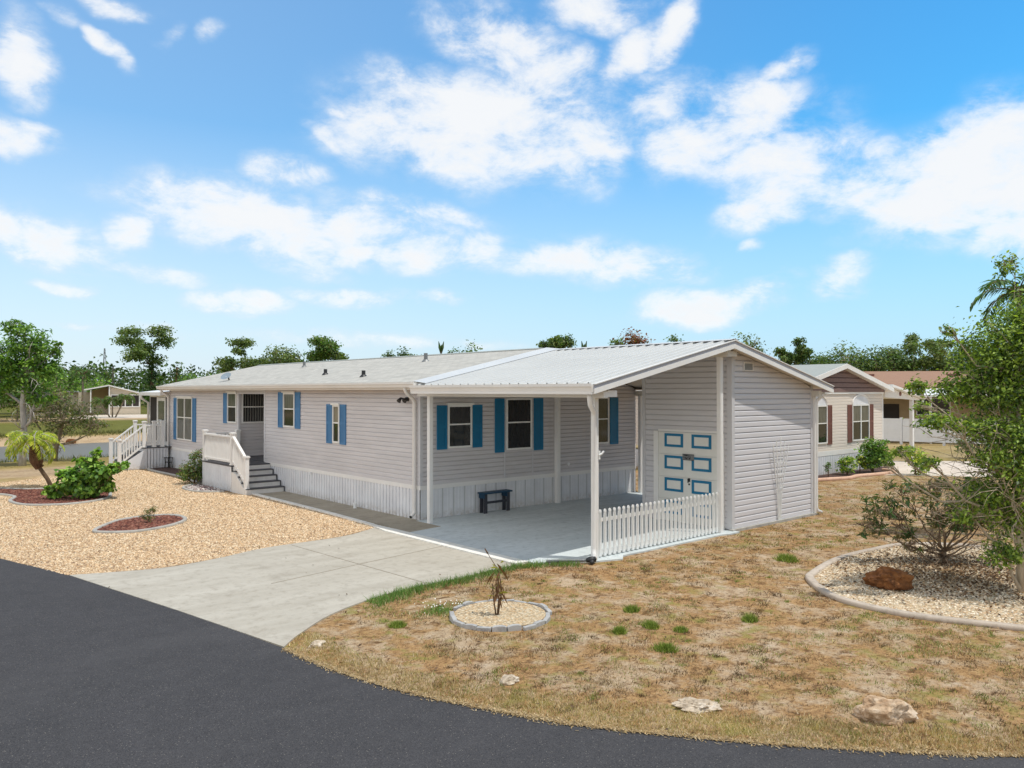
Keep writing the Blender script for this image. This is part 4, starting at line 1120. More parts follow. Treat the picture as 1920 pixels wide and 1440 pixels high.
def rail_run(root, a, b, za, zb, h0=0.10, h1=0.88, n=8, post_a=True, post_b=True, zpa=None, zpb=None, solid=False):
    """railing from a to b (xy) whose floor is za..zb: posts, two rails, balusters"""
    A = Vector((a[0], a[1], za)); B = Vector((b[0], b[1], zb)); up = Vector((0, 0, 1))
    rl = MB(); rl.bar(A + up * h1, B + up * h1, .085, .05); rl.build('handrail', M['white'], root)
    rl = MB(); rl.bar(A + up * h0, B + up * h0, .05, .06); rl.build('bottom_rail', M['white'], root)
    bl = MB()
    for i in range(1, n):
        p = A.lerp(B, i / n)
        bl.box(p.x - .019, p.x + .019, p.y - .019, p.y + .019, p.z + h0 + .02, p.z + h1 - .02)
    bl.build('balusters', M['white'], root)
def newel(root, x, y, z0, z1):
    q = MB(); q.box(x - .06, x + .06, y - .06, y + .06, z0, z1); q.box(x - .085, x + .085, y - .085, y + .085, z1, z1 + .03); q.box(x - .068, x + .068, y - .068, y + .068, z1 - .05, z1)
    q.prism([(x - .07, y - .07, z1 + .03), (x + .07, y - .07, z1 + .03), (x + .07, y + .07, z1 + .03), (x - .07, y + .07, z1 + .03)], (0, 0, .02))
    q.box(x - .072, x + .072, y - .072, y + .072, z0, z0 + .04); q.build('newel_post', M['white'], root)

steps = thing('entry_steps', (-0.6, 15.0, 0), 'white railed entry landing with grey treads at the recessed front door', 'steps')
LA, LB, LX = 14.15, 16.62, -1.20
k = MB(); ribs(k, 'x', LX, -1, LA, LB, -0.02, 0.76, 0.15, 0.02, 0.012); k.box(LX, XF - .03, LB - .02, LB, -.02, .76); k.build('skirting', [M['skirt'], M['skirt']], steps)
MB().box(LX - .03, XF - .03, LA - .02, LB + .02, 0.76, 0.80).build('landing', M['tread'], steps)
for i in range(4):
    zt = 0.64 - i * .16; ya = LA - .02 - (i + 1) * .27
    q = MB(); q.box(LX + .02, XF - .035, ya + .02, LA - .03 - i * .27 + (0 if i else .0), -0.02, zt - .03); q.build('riser', M['white_dirty'], steps)
    q = MB(); q.box(LX - .0, XF - .033, ya, ya + .29, zt - .028, zt); q.box(XF - .06, XF - .033, ya - .004, ya + .018, zt - .16, zt - .03); q.build('tread', M['tread'], steps)
k = MB(); k.box(LX + .025, XF - .035, LA - .035, LA - .022, .62, .76); k.build('riser', M['white_dirty'], steps)
k = MB(); k.prism([(LX - .02, LA - .03, -.02), (LX - .02, LA - 1.02, -.02), (LX - .02, LA - 1.02, .12), (LX - .02, LA - .3, .58), (LX - .02, LA - .03, .60)], (.035, 0, 0)); k.build('stringer', M['white_dirty'], steps)
newel(steps, LX + .05, LB - .06, .80, 1.78); newel(steps, LX + .05, LA + .06, .80, 1.78); newel(steps, LX + .06, LA - .98, 0.14, 1.10); newel(steps, XF - .10, LB - .06, .80, 1.74)
k = MB(); k.box(LX - .01, LX + .16, LA - 1.10, LA - .90, -.02, .14); k.build('post_base', M['white_dirty'], steps)
rail_run(steps, (LX + .05, LB - .12), (LX + .05, LA + .12), .80, .80, n=19); rail_run(steps, (LX + .11, LB - .06), (XF - .16, LB - .06), .80, .80, n=8)
rail_run(steps, (LX + .055, LA), (LX + .06, LA - .92), .80, .20, n=9)

deck = thing('side_deck', (-0.9, 24.3, 0), 'white railed side stairs climbing to the far screened porch', 'steps')
DA, DB = 23.62, 24.95; DX = -1.0
k = MB(); ribs(k, 'y', DA, -1, DX, -0.10, -.02, .80, .12, .02); k.box(DX, -.1, DA, DB, -.02, .78); k.prism([(DX - .95, DA, -.02), (DX, DA, -.02), (DX, DA, .74), (DX - .95, DA, .12)], (0, .03, 0)); k.build('skirting', [M['skirt'], M['skirt']], deck)
MB().box(DX - .03, XF - .02, DA - .03, DB, .80, .84).build('landing', M['tread'], deck)
for i in range(4):
    q = MB(); q.box(DX - .03 - (i + 1) * .25, DX - .03 - i * .25 + .02, DA + .035, DB - .03, -.02, .67 - i * .165); q.build('tread', M['tread'], deck)
for (x_, y_, a, b) in ((DX, DA + .05, .84, 1.86), (DX, DB - .05, .84, 1.86), (DX - .92, DA + .05, .0, 1.15), (DX - .92, DB - .05, 0.0, 1.15), (-.30, DA + .05, .84, 1.86), (-.04, DB - .05, .84, 1.86), (-.62, DA + .05, .84, 1.86)):
    newel(deck, x_, y_, a, b)
rail_run(deck, (DX + .06, DA + .05), (-.68, DA + .05), .84, .84, n=4); rail_run(deck, (-.56, DA + .05), (-.36, DA + .05), .84, .84, n=3); rail_run(deck, (DX - .06, DA + .05), (DX - .86, DA + .05), .80, .16, n=8); rail_run(deck, (DX - .06, DB - .05), (DX - .86, DB - .05), .80, .16, n=8); rail_run(deck, (DX + .06, DB - .05), (-.1, DB - .05), .84, .84, n=7)
st = MB()
for cx_, cy_ in ((-.2, 23.38), (-.02 - .1, 23.25)):
    for a in range(4):
        t = a * math.pi / 2 + .4
        st.tube([(cx_ + .12 * math.cos(t), cy_ + .12 * math.sin(t), -.02), (cx_ + .09 * math.cos(t), cy_ + .09 * math.sin(t), .22), (cx_ + .12 * math.cos(t), cy_ + .12 * math.sin(t), .42)], .010, 5)
    for zz, rr_ in ((.22, .09), (.40, .12)):
        st.tube([(cx_ + rr_ * math.cos(t), cy_ + rr_ * math.sin(t), zz) for t in [i * math.pi / 6 for i in range(13)]], .009, 5)
tag(st.build('plant_stand', M['iron']), 'black wrought iron plant stand in the corner beside the side stairs', 'plant stand')

# ------------------------------------------------------------------ neighbour's house (right)
NV, NX0, NX1, NU, NZ = 4.4, 14.85, 22.45, 18.65, 4.17
nh = thing('neighbour_house', (NU, NV, 0), 'cream sided house with brown shake gable and arched windows next door', 'house')
nz = lambda x: NZ - SL * abs(x - NU)
w = MB()
lap(w, 'y', NV, -1, span(NX0, NX1), .86, 3.0, .115, .014); lap(w, 'x', NX1, 1, span(NV, NV + 15), .86, 3.0, .115); lap(w, 'x', NX0, -1, span(NV, NV + 15), .86, 3.0, .115)
w.build('siding', M['cream_siding'], nh)
w = MB(); lap(w, 'y', NV - .02, -1, lambda z: (max(NX0 - .2, NU - (NZ - .12 - z) / SL), min(NX1 + .2, NU + (NZ - .12 - z) / SL)), 3.08, 4.05, .19, .045); w.build('gable_shakes', M['brown_shake'], nh)
w = MB(); w.box(NX0 - .03, NX1 + .03, NV - .05, NV, 3.0, 3.08); w.box(NX1 - .06, NX1 + .02, NV - .025, NV + .06, .86, 3.0); w.box(NX0 - .02, NX0 + .06, NV - .025, NV + .06, .86, 3.0); w.box(NX0, NX1, NV - .022, NV, .68, .86); w.build('trim', M['white'], nh)
w = MB(); ribs(w, 'y', NV, -1, NX0, NX1, -.03, .68, .14, .03); ribs(w, 'x', NX0, -1, NV, NV + 15, -.03, .68, .14, .03); w.build('skirting', [M['skirt'], M['skirt_vent']], nh)
r = MB()
for sx in (-1, 1):
    xe = NU + sx * 4.15
    r.prism([(NU, NV - .3, NZ - .03), (xe, NV - .3, nz(xe) - .03), (xe, NV - .3, nz(xe)), (NU, NV - .3, NZ)], (0, 15.6, 0))
r.build('roof', M['shingle_pale'], nh)
f = MB()
for sx in (-1, 1):
    xe = NU + sx * 4.17
    f.prism([(NU, NV - .33, NZ - .18), (xe, NV - .33, nz(xe) - .18), (xe, NV - .33, nz(xe) - .005), (NU, NV - .33, NZ - .005)], (0, .03, 0))
    f.prism([(NU, NV - .30, NZ - .16), (xe, NV - .30, nz(xe) - .16), (xe, NV - .30, nz(xe) - .14), (NU, NV - .30, NZ - .14)], (0, .3, 0))
f.box(NU - 4.17, NU - 4.14, NV - .3, NV + 15.3, nz(NU - 4.15) - .18, nz(NU - 4.15) - .005)
f.build('fascia', M['white'], nh)
for wx in (16.88, 20.40):
    fo = window(nh, 'y', NV, -1, wx - .74, wx + .74, 1.15, 2.58, M['glass_mid'], M['glass_dark'], 2, head=False)
    a = MB(); pts = [(wx + .72 * math.cos(t), NV - .03, 2.585 + .40 * math.sin(t)) for t in [i * math.pi / 14 for i in range(15)]]
    a.prism(pts, (0, .03, 0)); a.build('arch_panel', M['skirt'], fo)
    a = MB(); a.tube([(p[0], NV - .035, p[2]) for p in pts], .03, 6); a.build('arch_trim', M['white'], fo)
    for s0 in (wx - 1.12, wx + .77): shutter(nh, 'y', NV, -1, s0, s0 + .34, 1.10, 2.58, M['brown_shutter'])
pt = thing('patio_awning', (24.2, NV, 0), 'white lean-to awning on a post at the right side of the cream house', 'awning')
r = MB(); r.prism([(22.75, NV - .3, 3.30), (26.3, NV - .3, 2.76), (26.3, NV - .3, 2.85), (22.75, NV - .3, 3.40)], (0, 13, 0)); r.build('roof', M['white'], pt)
r = MB(); r.prism([(22.5, NV - .1, 2.86), (26.0, NV - .1, 2.70), (26.0, NV - .1, 2.78), (22.5, NV - .1, 3.30)], (0, .06, 0)); r.tube([(23.95, NV - .13, 3.0), (23.95, NV - .09, 3.0)], .09, 12, 1); r.build('gable_end', [M['gutter'], M['brown_shutter']], pt)
b = MB(); b.box(25.32, 25.46, NV - .07, NV + .07, -.03, 2.75); b.build('post', M['white'], pt)
b = MB(); b.box(24.6, 24.72, 9.5, 9.62, -.03, 2.9); b.build('post', M['white'], pt)
b = MB(); b.tube([(26.2, NV - .2, 2.74), (26.1, NV - .18, 2.62), (25.56, NV - .06, 2.4), (25.54, NV, 2.3), (25.54, NV, 0.1)], .05, 8); b.build('downspout', M['white'], pt, True)
vf = thing('vinyl_fence', (37.5, 8.4, 0), 'solid white vinyl fence behind the neighbour awning', 'fence')
A, B = Vector((36.6, 11.8, 0)), Vector((38.9, 3.2, 0)); dv = (B - A); L = dv.length; dv.normalize(); nn = 4
for i in range(nn):
    p, q = A + dv * (L * i / nn + .07), A + dv * (L * (i + 1) / nn - .07)
    b = MB(); b.bar((p.x, p.y, .82), (q.x, q.y, .82), .04, 1.24); b.bar((p.x, p.y, 1.47), (q.x, q.y, 1.47), .07, .06); b.bar((p.x, p.y, .18), (q.x, q.y, .18), .07, .06); b.bar((p.x, p.y, .86), (q.x, q.y, .86), .05, .05); b.build('panel', M['vinyl_fence'], vf)
for i in range(nn + 1):
    p = A + dv * (L * i / nn); b = MB(); b.box(p.x - .06, p.x + .06, p.y - .06, p.y + .06, -.03, 1.56); b.build('post', M['vinyl_fence'], vf)

# third house behind: brown roof, tan walls, white awning
th = thing('brown_roof_house', (44, 12, 0), 'tan house with low brown shingle roof and white awning behind the fence', 'house')
T0 = Vector((34.6, 13.6, 0)); tx = Vector((0.6, -0.8, 0)).normalized(); ty = Vector((tx.y * -1, tx.x, 0))
def TP(a, b, z): p = T0 + tx * a + ty * b; return (p.x, p.y, z)
def tbox(mb, a0, a1, b0, b1, z0, z1, m=0):
    mb.prism([TP(a0, b0, z0), TP(a1, b0, z0), TP(a1, b1, z0), TP(a0, b1, z0)], (0, 0, z1 - z0), m)
w = MB(); tbox(w, 0, 18, 3.6, 11, -.05, 3.2); w.build('wall', M['tan_wall'], th)
r = MB(); r.prism([TP(-.5, 3.1, 3.28), TP(-.5, 8, 4.42), TP(-.5, 8, 4.50), TP(-.5, 3.1, 3.36)], tuple(tx * 19)); r.prism([TP(-.5, 12.9, 3.28), TP(-.5, 8, 4.42), TP(-.5, 8, 4.5), TP(-.5, 12.9, 3.36)], tuple(tx * 19)); ro = r.build('roof', M['shingle_brown'], th)
for a in (4.2, 9.4):
    q = MB(); tbox(q, a, a + .6, 6.4, 6.9, 4.0, 4.28); q.build('roof_vent', M['brown_shutter'], ro)
r = MB(); r.prism([TP(1.0, 0.4, 2.78), TP(1.0, 3.3, 3.22), TP(1.0, 3.3, 3.32), TP(1.0, .4, 2.9)], tuple(tx * 17)); r.build('awning', M['white'], th)
for a in (1.2, 6.5, 11.8, 17):
    q = MB(); tbox(q, a, a + .12, .5, .62, -.03, 2.8); q.build('awning_post', M['white'], th)
for a, b_, z0, z1 in ((2.4, 3.5, 2.0, 2.75), (6.6, 8.6, 1.6, 2.7), (12, 13.5, 1.5, 2.7)):
    q = MB(); tbox(q, a, b_, 3.54, 3.6, z0, z1); wo = q.build('window', M['frame'], th); q = MB(); tbox(q, a + .06, b_ - .06, 3.52, 3.538, z0 + .06, z1 - .06); q.build('pane', M['glass_dark'], wo)
q = MB(); tbox(q, 4.6, 5.6, 3.54, 3.6, 0.05, 2.3); q.build('door', M['far_dark_wall'], th)

# house across the pond
fh = thing('pond_house', (19, 103, 0), 'beige gabled house with screened porch windows across the pond', 'house')
fx = Vector((.962, -.272, 0)).normalized(); FW = 6.6; F0 = Vector((18.62, 104.15, 0)) - fx * 3.3; fy = Vector((-fx.y, fx.x, 0))
def FP(a, b, z): p = F0 + fx * a + fy * b; return (p.x, p.y, z)
def fbox(mb, a0, a1, b0, b1, z0, z1, m=0):
    mb.prism([FP(a0, b0, z0), FP(a1, b0, z0), FP(a1, b1, z0), FP(a0, b1, z0)], (0, 0, z1 - z0), m)
PK = 2.65; ZP2 = 4.0
w = MB(); fbox(w, PK, FW - .1, .3, 14, -.05, 2.9); w.prism([FP(PK, .3, 2.9), FP(FW - .1, .3, 2.9), FP(PK, .3, 3.75)], tuple(fy * .1)); fbox(w, -1.2, PK, 5.0, 14, -.05, 3.0); w.build('wall', M['beige_wall'], fh)
w = MB(); w.prism([FP(0.3, 4.9, 2.2), FP(PK, 4.9, 2.2), FP(PK, 4.9, 3.8), FP(0.3, 4.9, 3.2)], tuple(fy * .05)); w.build('inner_wall', M['tan_wall'], fh)
r = MB(); r.prism([FP(-.4, 0, 3.25), FP(PK, 0, ZP2 - .1), FP(PK, 0, ZP2), FP(-.4, 0, 3.38)], tuple(fy * 14)); r.prism([FP(FW + .3, 0, 2.72), FP(PK, 0, ZP2 - .1), FP(PK, 0, ZP2), FP(FW + .3, 0, 2.85)], tuple(fy * 14)); r.build('roof', M['white'], fh)
r = MB(); r.prism([FP(-.4, -.06, 3.2), FP(PK, -.06, ZP2 - .16), FP(PK, -.06, ZP2), FP(-.4, -.06, 3.38)], tuple(fy * .05)); r.prism([FP(FW + .3, -.06, 2.68), FP(PK, -.06, ZP2 - .16), FP(PK, -.06, ZP2), FP(FW + .3, -.06, 2.85)], tuple(fy * .05)); r.build('fascia', M['white'], fh)
for a in (0.45, PK): q = MB(); fbox(q, a, a + .14, .05, .19, -.03, 3.3 if a < 1 else 3.8); q.build('post', M['white'], fh)
q = MB(); fbox(q, PK + .2, FW - .2, .24, .30, 2.58, 2.72); fbox(q, PK + .2, FW - .2, .24, .3, .98, 1.1)
for i in range(5): a = PK + .2 + (FW - PK - .5) * i / 4; fbox(q, a, a + .12, .24, .3, 1.1, 2.58)
fo = q.build('window', M['white'], fh); q = MB(); fbox(q, PK + .3, FW - .3, .25, .29, 1.1, 2.58); q.build('pane', M['far_dark_wall'], fo)
w = MB(); fbox(w, -7.5, -1.2, 6, 14, -.05, 3.0); w.build('side_wing', M['beige_wall'], fh)
r = MB(); fbox(r, -8, -0.6, 5.4, 14.4, 3.0, 3.2); r.build('side_wing_roof', M['shingle_pale'], fh)
q = MB(); fbox(q, -4.2, -2.6, 5.93, 6, 1.0, 2.4); fbox(q, -3.45, -3.35, 5.9, 5.93, 1, 2.4); wo = q.build('window', M['white'], fh); q = MB(); fbox(q, -4.1, -3.5, 5.89, 5.925, 1.1, 2.3); fbox(q, -3.3, -2.7, 5.89, 5.925, 1.1, 2.3); q.build('pane', M['glass_mid'], wo)
sheet('pond_house_driveway', [FP(0, 0, 0)[:2], FP(FW + 6, 0, 0)[:2], FP(FW + 9, -14, 0)[:2], FP(-1, -16, 0)[:2]], -.012, M['far_concrete'])
gt = MB()
for i in range(9): p = Vector((21.9, 95.5, 0)) + Vector((.75, -.66, 0)) * (i * .28); gt.box(p.x - .08, p.x + .08, p.y - .03, p.y + .03, .1, 1.75)
p = Vector((21.9, 95.5, 0)); q_ = p + Vector((.75, -.66, 0)) * 2.3
for z in (.35, 1.55): gt.bar((p.x, p.y, z), (q_.x, q_.y, z), .05, .1)
tag(gt.build('garden_fence', M['vinyl_fence']), 'short white slatted fence to the right of the beige pond house', 'fence')
lh = thing('white_house', (0, 122, 0), 'pale house half hidden behind the trees on the far left', 'house')
MB().box(-4, 6.5, 112, 122, -.05, 3.4).build('wall', M['skirt'], lh); q = MB(); q.prism([(-5, 111.4, 3.3), (7.2, 111.4, 3.3), (7.2, 117, 4.7), (-5, 117, 4.7)], (0, 0, .12)); q.prism([(-5, 122.6, 3.3), (7.2, 122.6, 3.3), (7.2, 117, 4.7), (-5, 117, 4.7)], (0, 0, .12)); q.build('roof', M['shingle_pale'], lh)
q = MB(); q.box(0, 1.6, 111.94, 112, 1.1, 2.5); q.build('window', M['glass_mid'], lh)

# poles far away
for (x, y, h, nm, lb, cat) in ((33.8, 164, 8.4, 'utility_pole', 'thin utility pole far beyond the pond trees', 'pole'), (49.9, 149.8, 8.0, 'utility_pole', 'short dark pole rising just behind the roof at the left end', 'pole')):
    q = MB(); q.tube([(x, y, -1), (x, y, h)], .16, 8); q.bar((x - .9, y + .7, h - .8), (x + .9, y - .7, h - .8), .12, .12); tag(q.build(nm, M['pole_wood']), lb, cat)
mast = MB(); mx, my = 50, 236
for a in range(3):
    t = a * 2.094; mast.tube([(mx + 1.2 * math.cos(t), my + 1.2 * math.sin(t), -1), (mx + .12 * math.cos(t), my + .12 * math.sin(t), 15.5)], .09, 5)
for z in np.arange(1, 15, 1.4):
    k_ = 1.2 - 1.08 * z / 16
    for a in range(3):
        t, u_ = a * 2.094, (a + 1) * 2.094; mast.bar((mx + k_ * math.cos(t), my + k_ * math.sin(t), z), (mx + k_ * .93 * math.cos(u_), my + k_ * .93 * math.sin(u_), z + 1.3), .06, .06)
tag(mast.build('lattice_mast', M['plaque']), 'hazy lattice mast on the horizon left of the vine covered pine', 'mast')

# ------------------------------------------------------------------ garden beds and stones
def curb_profile(w=.11, h=.09, base=-.05):
    return [(-w / 2, base), (w / 2, base), (w / 2, h * .7), (w * .28, h), (-w * .28, h), (-w / 2, h * .7)]
def bed(name, label, pts, fill, edge, closed=True, w=.09, h=.03, sub=6, zf=-.005, edge_pts=None):
    path = catmull(pts, closed, sub)
    cx = sum(p[0] for p in pts) / len(pts); cy = sum(p[1] for p in pts) / len(pts)
    t = thing(name, (cx, cy, 0), label, 'garden bed')
    MB().prism([(x, y, -.06) for x, y in path], (0, 0, .06 + zf)).build('mulch' if fill.startswith('mulch') else 'gravel_fill', M[fill], t)
    ep = catmull(edge_pts, False, sub) if edge_pts else path
    MB().sweep(ep, [(o, z) for o, z in curb_profile(w, h)], closed and not edge_pts).build('edging', M[edge], t, True)
    return path
OV = [(-6.18, 9.42), (-6.05, 8.96), (-5.49, 8.66), (-4.7, 8.95), (-4.15, 9.6), (-4.12, 10.4), (-4.63, 10.72), (-5.41, 10.5)]
bed1 = bed('oval_bed', 'small oval bed of red mulch ringed by a grey kerb in the gravel', OV, 'mulch_red', 'kerb_grey')
BL = [(-6.67, 15.27), (-6.35, 14.75), (-5.64, 14.40), (-4.84, 14.68), (-4.34, 15.45), (-4.07, 17.1), (-4.54, 18.1), (-5.18, 18.6), (-5.9, 19.0), (-7.3, 20.6), (-8.5, 20.4), (-8.2, 19.2), (-6.9, 18.3), (-6.5, 17.2), (-6.75, 16.2)]
bed2 = bed('palm_bed', 'curving red mulch bed with grey kerb under the small leaning palm', BL, 'mulch_red', 'kerb_grey')
bed('wall_bed', 'dark mulch bed along the house wall between the two stairs', [(-.02, 23.2), (-.9, 23.3), (-1.0, 22.3), (-.93, 19.2), (-1.1, 17.6), (-1.0, 16.8), (-.02, 16.8)], 'mulch_dark', 'kerb_grey', True, .09, .03, edge_pts=[(-.95, 23.3), (-1.0, 22.3), (-.93, 19.2), (-1.1, 17.6), (-1.15, 16.9)])
bed('stone_bed', 'little bed of mixed river stones beside the entry landing', [(-1.27, 16.7), (-1.7, 16.5), (-2.03, 15.9), (-2.05, 15.1), (-1.8, 14.5), (-1.35, 14.3), (-1.24, 15)], 'river_stone', 'kerb_grey', True, .08, .03, edge_pts=[(-1.5, 16.7), (-1.85, 16.4), (-2.06, 15.9), (-2.08, 15.1), (-1.82, 14.5), (-1.4, 14.25)])
BR = [(4.65, -3.05), (3.33, -3.0), (1.92, -3.26), (1.46, -3.46), (.84, -4.05), (.6, -4.57), (.56, -5.2), (.68, -5.71), (.89, -6.23), (1.25, -6.95), (2.0, -7.9), (3.4, -8.6), (5.2, -8.1), (6.6, -6.4), (6.6, -4.4), (5.8, -3.3)]
bed3 = bed('shell_bed', 'large curved bed of pale shell gravel around the brown boulder', BR, 'shells', 'kerb_tan', True, .13, .035)
bed('neighbour_bed', 'dark mulch bed with terracotta kerb along the cream house', [(15.0, 4.3), (15.1, 3.6), (15.9, 3.35), (16.7, 3.1), (17.6, 3.2), (18.7, 3.0), (19.8, 2.9), (20.4, 3.15), (20.6, 3.6), (21.6, 3.8), (22, 4.3)], 'mulch_dark', 'kerb_terra', True, .15, .08, edge_pts=[(15.0, 4.1), (15.1, 3.6), (15.9, 3.35), (16.7, 3.1), (17.6, 3.2), (18.7, 3.0), (19.8, 2.9), (20.4, 3.15), (20.6, 3.6)])
# ring of scalloped blocks
ring = thing('stone_ring', (-3.68, -1.60, 0), 'circle of scalloped grey edging blocks around the dry sapling', 'garden bed')
MB().prism([(-3.68 + .64 * math.cos(i * .2618), -1.6 + .64 * math.sin(i * .2618), -.06) for i in range(24)], (0, 0, .075)).build('gravel_fill', M['shells'], ring)
nb = 21
for i in range(nb):
    t = 2 * math.pi * i / nb + .1; rj = random.Random(i)
    if i in (7,): continue
    rq_ = .68 + rj.uniform(-.025, .025); cx, cy = -3.68 + rq_ * math.cos(t), -1.6 + rq_ * math.sin(t)
    tv = Vector((-math.sin(t + rj.uniform(-.16, .16)), math.cos(t), rj.uniform(-.10, .10))).normalized(); nv = Vector((tv.y, -tv.x, 0))
    hw = .095; zt = .035 + rj.uniform(-.02, .015)
    prof = [(-hw, -.06)] + [(hw * -math.cos(q), .02 + (zt - .02) * math.sin(q)) for q in [k_ * math.pi / 8 for k_ in range(9)]] + [(hw, -.06)]
    o = Vector((cx, cy, 0)) - nv * .03
    MB().prism([tuple(o + tv * a + Vector((0, 0, z))) for a, z in prof], tuple(nv * .06)).build('edging_block', M['block_grey'], ring, bevel=.006)

def rock(name, label, loc, dims, rz, m, seed, rough=.28, sub=4):
    bm_ = __import__('bmesh').new(); __import__('bmesh').ops.create_icosphere(bm_, subdivisions=sub, radius=1)
    rs = Vector((seed * 3.1, seed * 1.7, seed * 5.3))
    for v in bm_.verts:
        p = v.co.copy(); d_ = p.normalized()
        k_ = 1 + rough * mnoise.noise(p * 1.3 + rs) + rough * .5 * mnoise.noise(p * 3.1 + rs) + rough * .25 * mnoise.noise(p * 7 + rs)
        k_ = k_ - .10 * abs(mnoise.noise(p * 2.2 + rs * 2))
        q = d_ * k_
        v.co = Vector((q.x * dims[0], q.y * dims[1], max(q.z, -.55) * dims[2]))
    me_ = bpy.data.meshes.new(name); bm_.to_mesh(me_); bm_.free(); me_.materials.append(m)
    o = bpy.data.objects.new(name, me_); COL.objects.link(o); o.location = loc; o.rotation_euler = (0, 0, rz)
    return tag(o, label, 'rock')
rock('boulder', 'rusty brown boulder lying in the pale shell bed', (1.92, -4.55, .12), (.34, .22, .19), -.85, M['rock_brown'], 2, .42)
rock('boulder', 'large pale limestone rock with reddish stains in the dry grass near the street', (-3.13, -6.62, .03), (.26, .16, .16), -.85, M['rock_stained'], 5, .36)
rock('boulder', 'flat broken white rock sunk in the yellow verge', (-4.27, -5.29, -.01), (.20, .12, .06), -.85, M['rock_white'], 8, .6)
rock('stone', 'small white stone half buried in the verge near the stone ring', (-5.2, -3.52, -.02), (.12, .09, .06), .3, M['rock_white'], 11, .5, 3)
rock('stone', 'little white stone at the corner of driveway and street', (-6.2, -1.06, -.02), (.10, .07, .05), .2, M['rock_white'], 14, .5, 3)
rock('stone', 'dark rock on the sandy far shore of the pond', (2.16, 50.9, -.4), (.35, .25, .25), .2, M['rock_brown'], 17, .3, 3)

# ------------------------------------------------------------------ plants
GREENS = [(.055, .115, .022), (.075, .15, .028), (.045, .09, .02), (.10, .17, .035)]
BRIGHT = [(.14, .24, .035), (.10, .20, .03), (.19, .29, .05), (.07, .14, .025)]
DARK = [(.04, .078, .022), (.055, .10, .028), (.065, .105, .03), (.03, .06, .018)]
PINE = [(.085, .135, .035), (.11, .155, .04), (.06, .10, .03), (.14, .165, .05)]
OLIVE = [(.09, .12, .035), (.12, .14, .045), (.07, .10, .03), (.05, .08, .025)]
YELLOW = [(.34, .38, .04), (.26, .33, .035), (.42, .42, .07), (.2, .27, .03)]

def leafy(parent, name, rng, blobs, base, leaf, n, cols, cluster=.22, shell=.35, aspect=.45, up=.5, flat=.6):
    """leaves gathered in small sprays through every blob of the crown"""
    allv = []; allc = []
    vol = np.array([b[3] * b[4] * b[5] for b in blobs]) ** .75
    share = vol / vol.sum()
    for b, sh_ in zip(blobs, share):
        k = max(12, int(n * sh_)); per = 14; ns = max(4, k // per)
        d = unit(rng.normal(0, 1, (ns, 3))); rad = (shell + (1 - shell) * rng.random((ns, 1)) ** .6)
        c = d * rad * np.array(b[3:6]) + np.array(b[0:3]) + np.array(base)
        tone = rng.normal(1, .16, (ns, 1))
        cs = cluster * float(np.cbrt(b[3] * b[4] * b[5]))
        cen = np.repeat(c, per, 0) + rng.normal(0, 1, (ns * per, 3)) * cs * np.array([1, 1, flat])
        outd = np.repeat(d, per, 0)
        allv.append(leaf_quads(rng, cen, leaf, aspect, up, outd))
        allc.append(np.clip(1.5 * pick_cols(rng, ns * per, cols, .14) * np.repeat(tone, per, 0), .004, 1))
    return raw_mesh(name, np.concatenate(allv), 4, np.concatenate(allc), M['leaf'], parent)

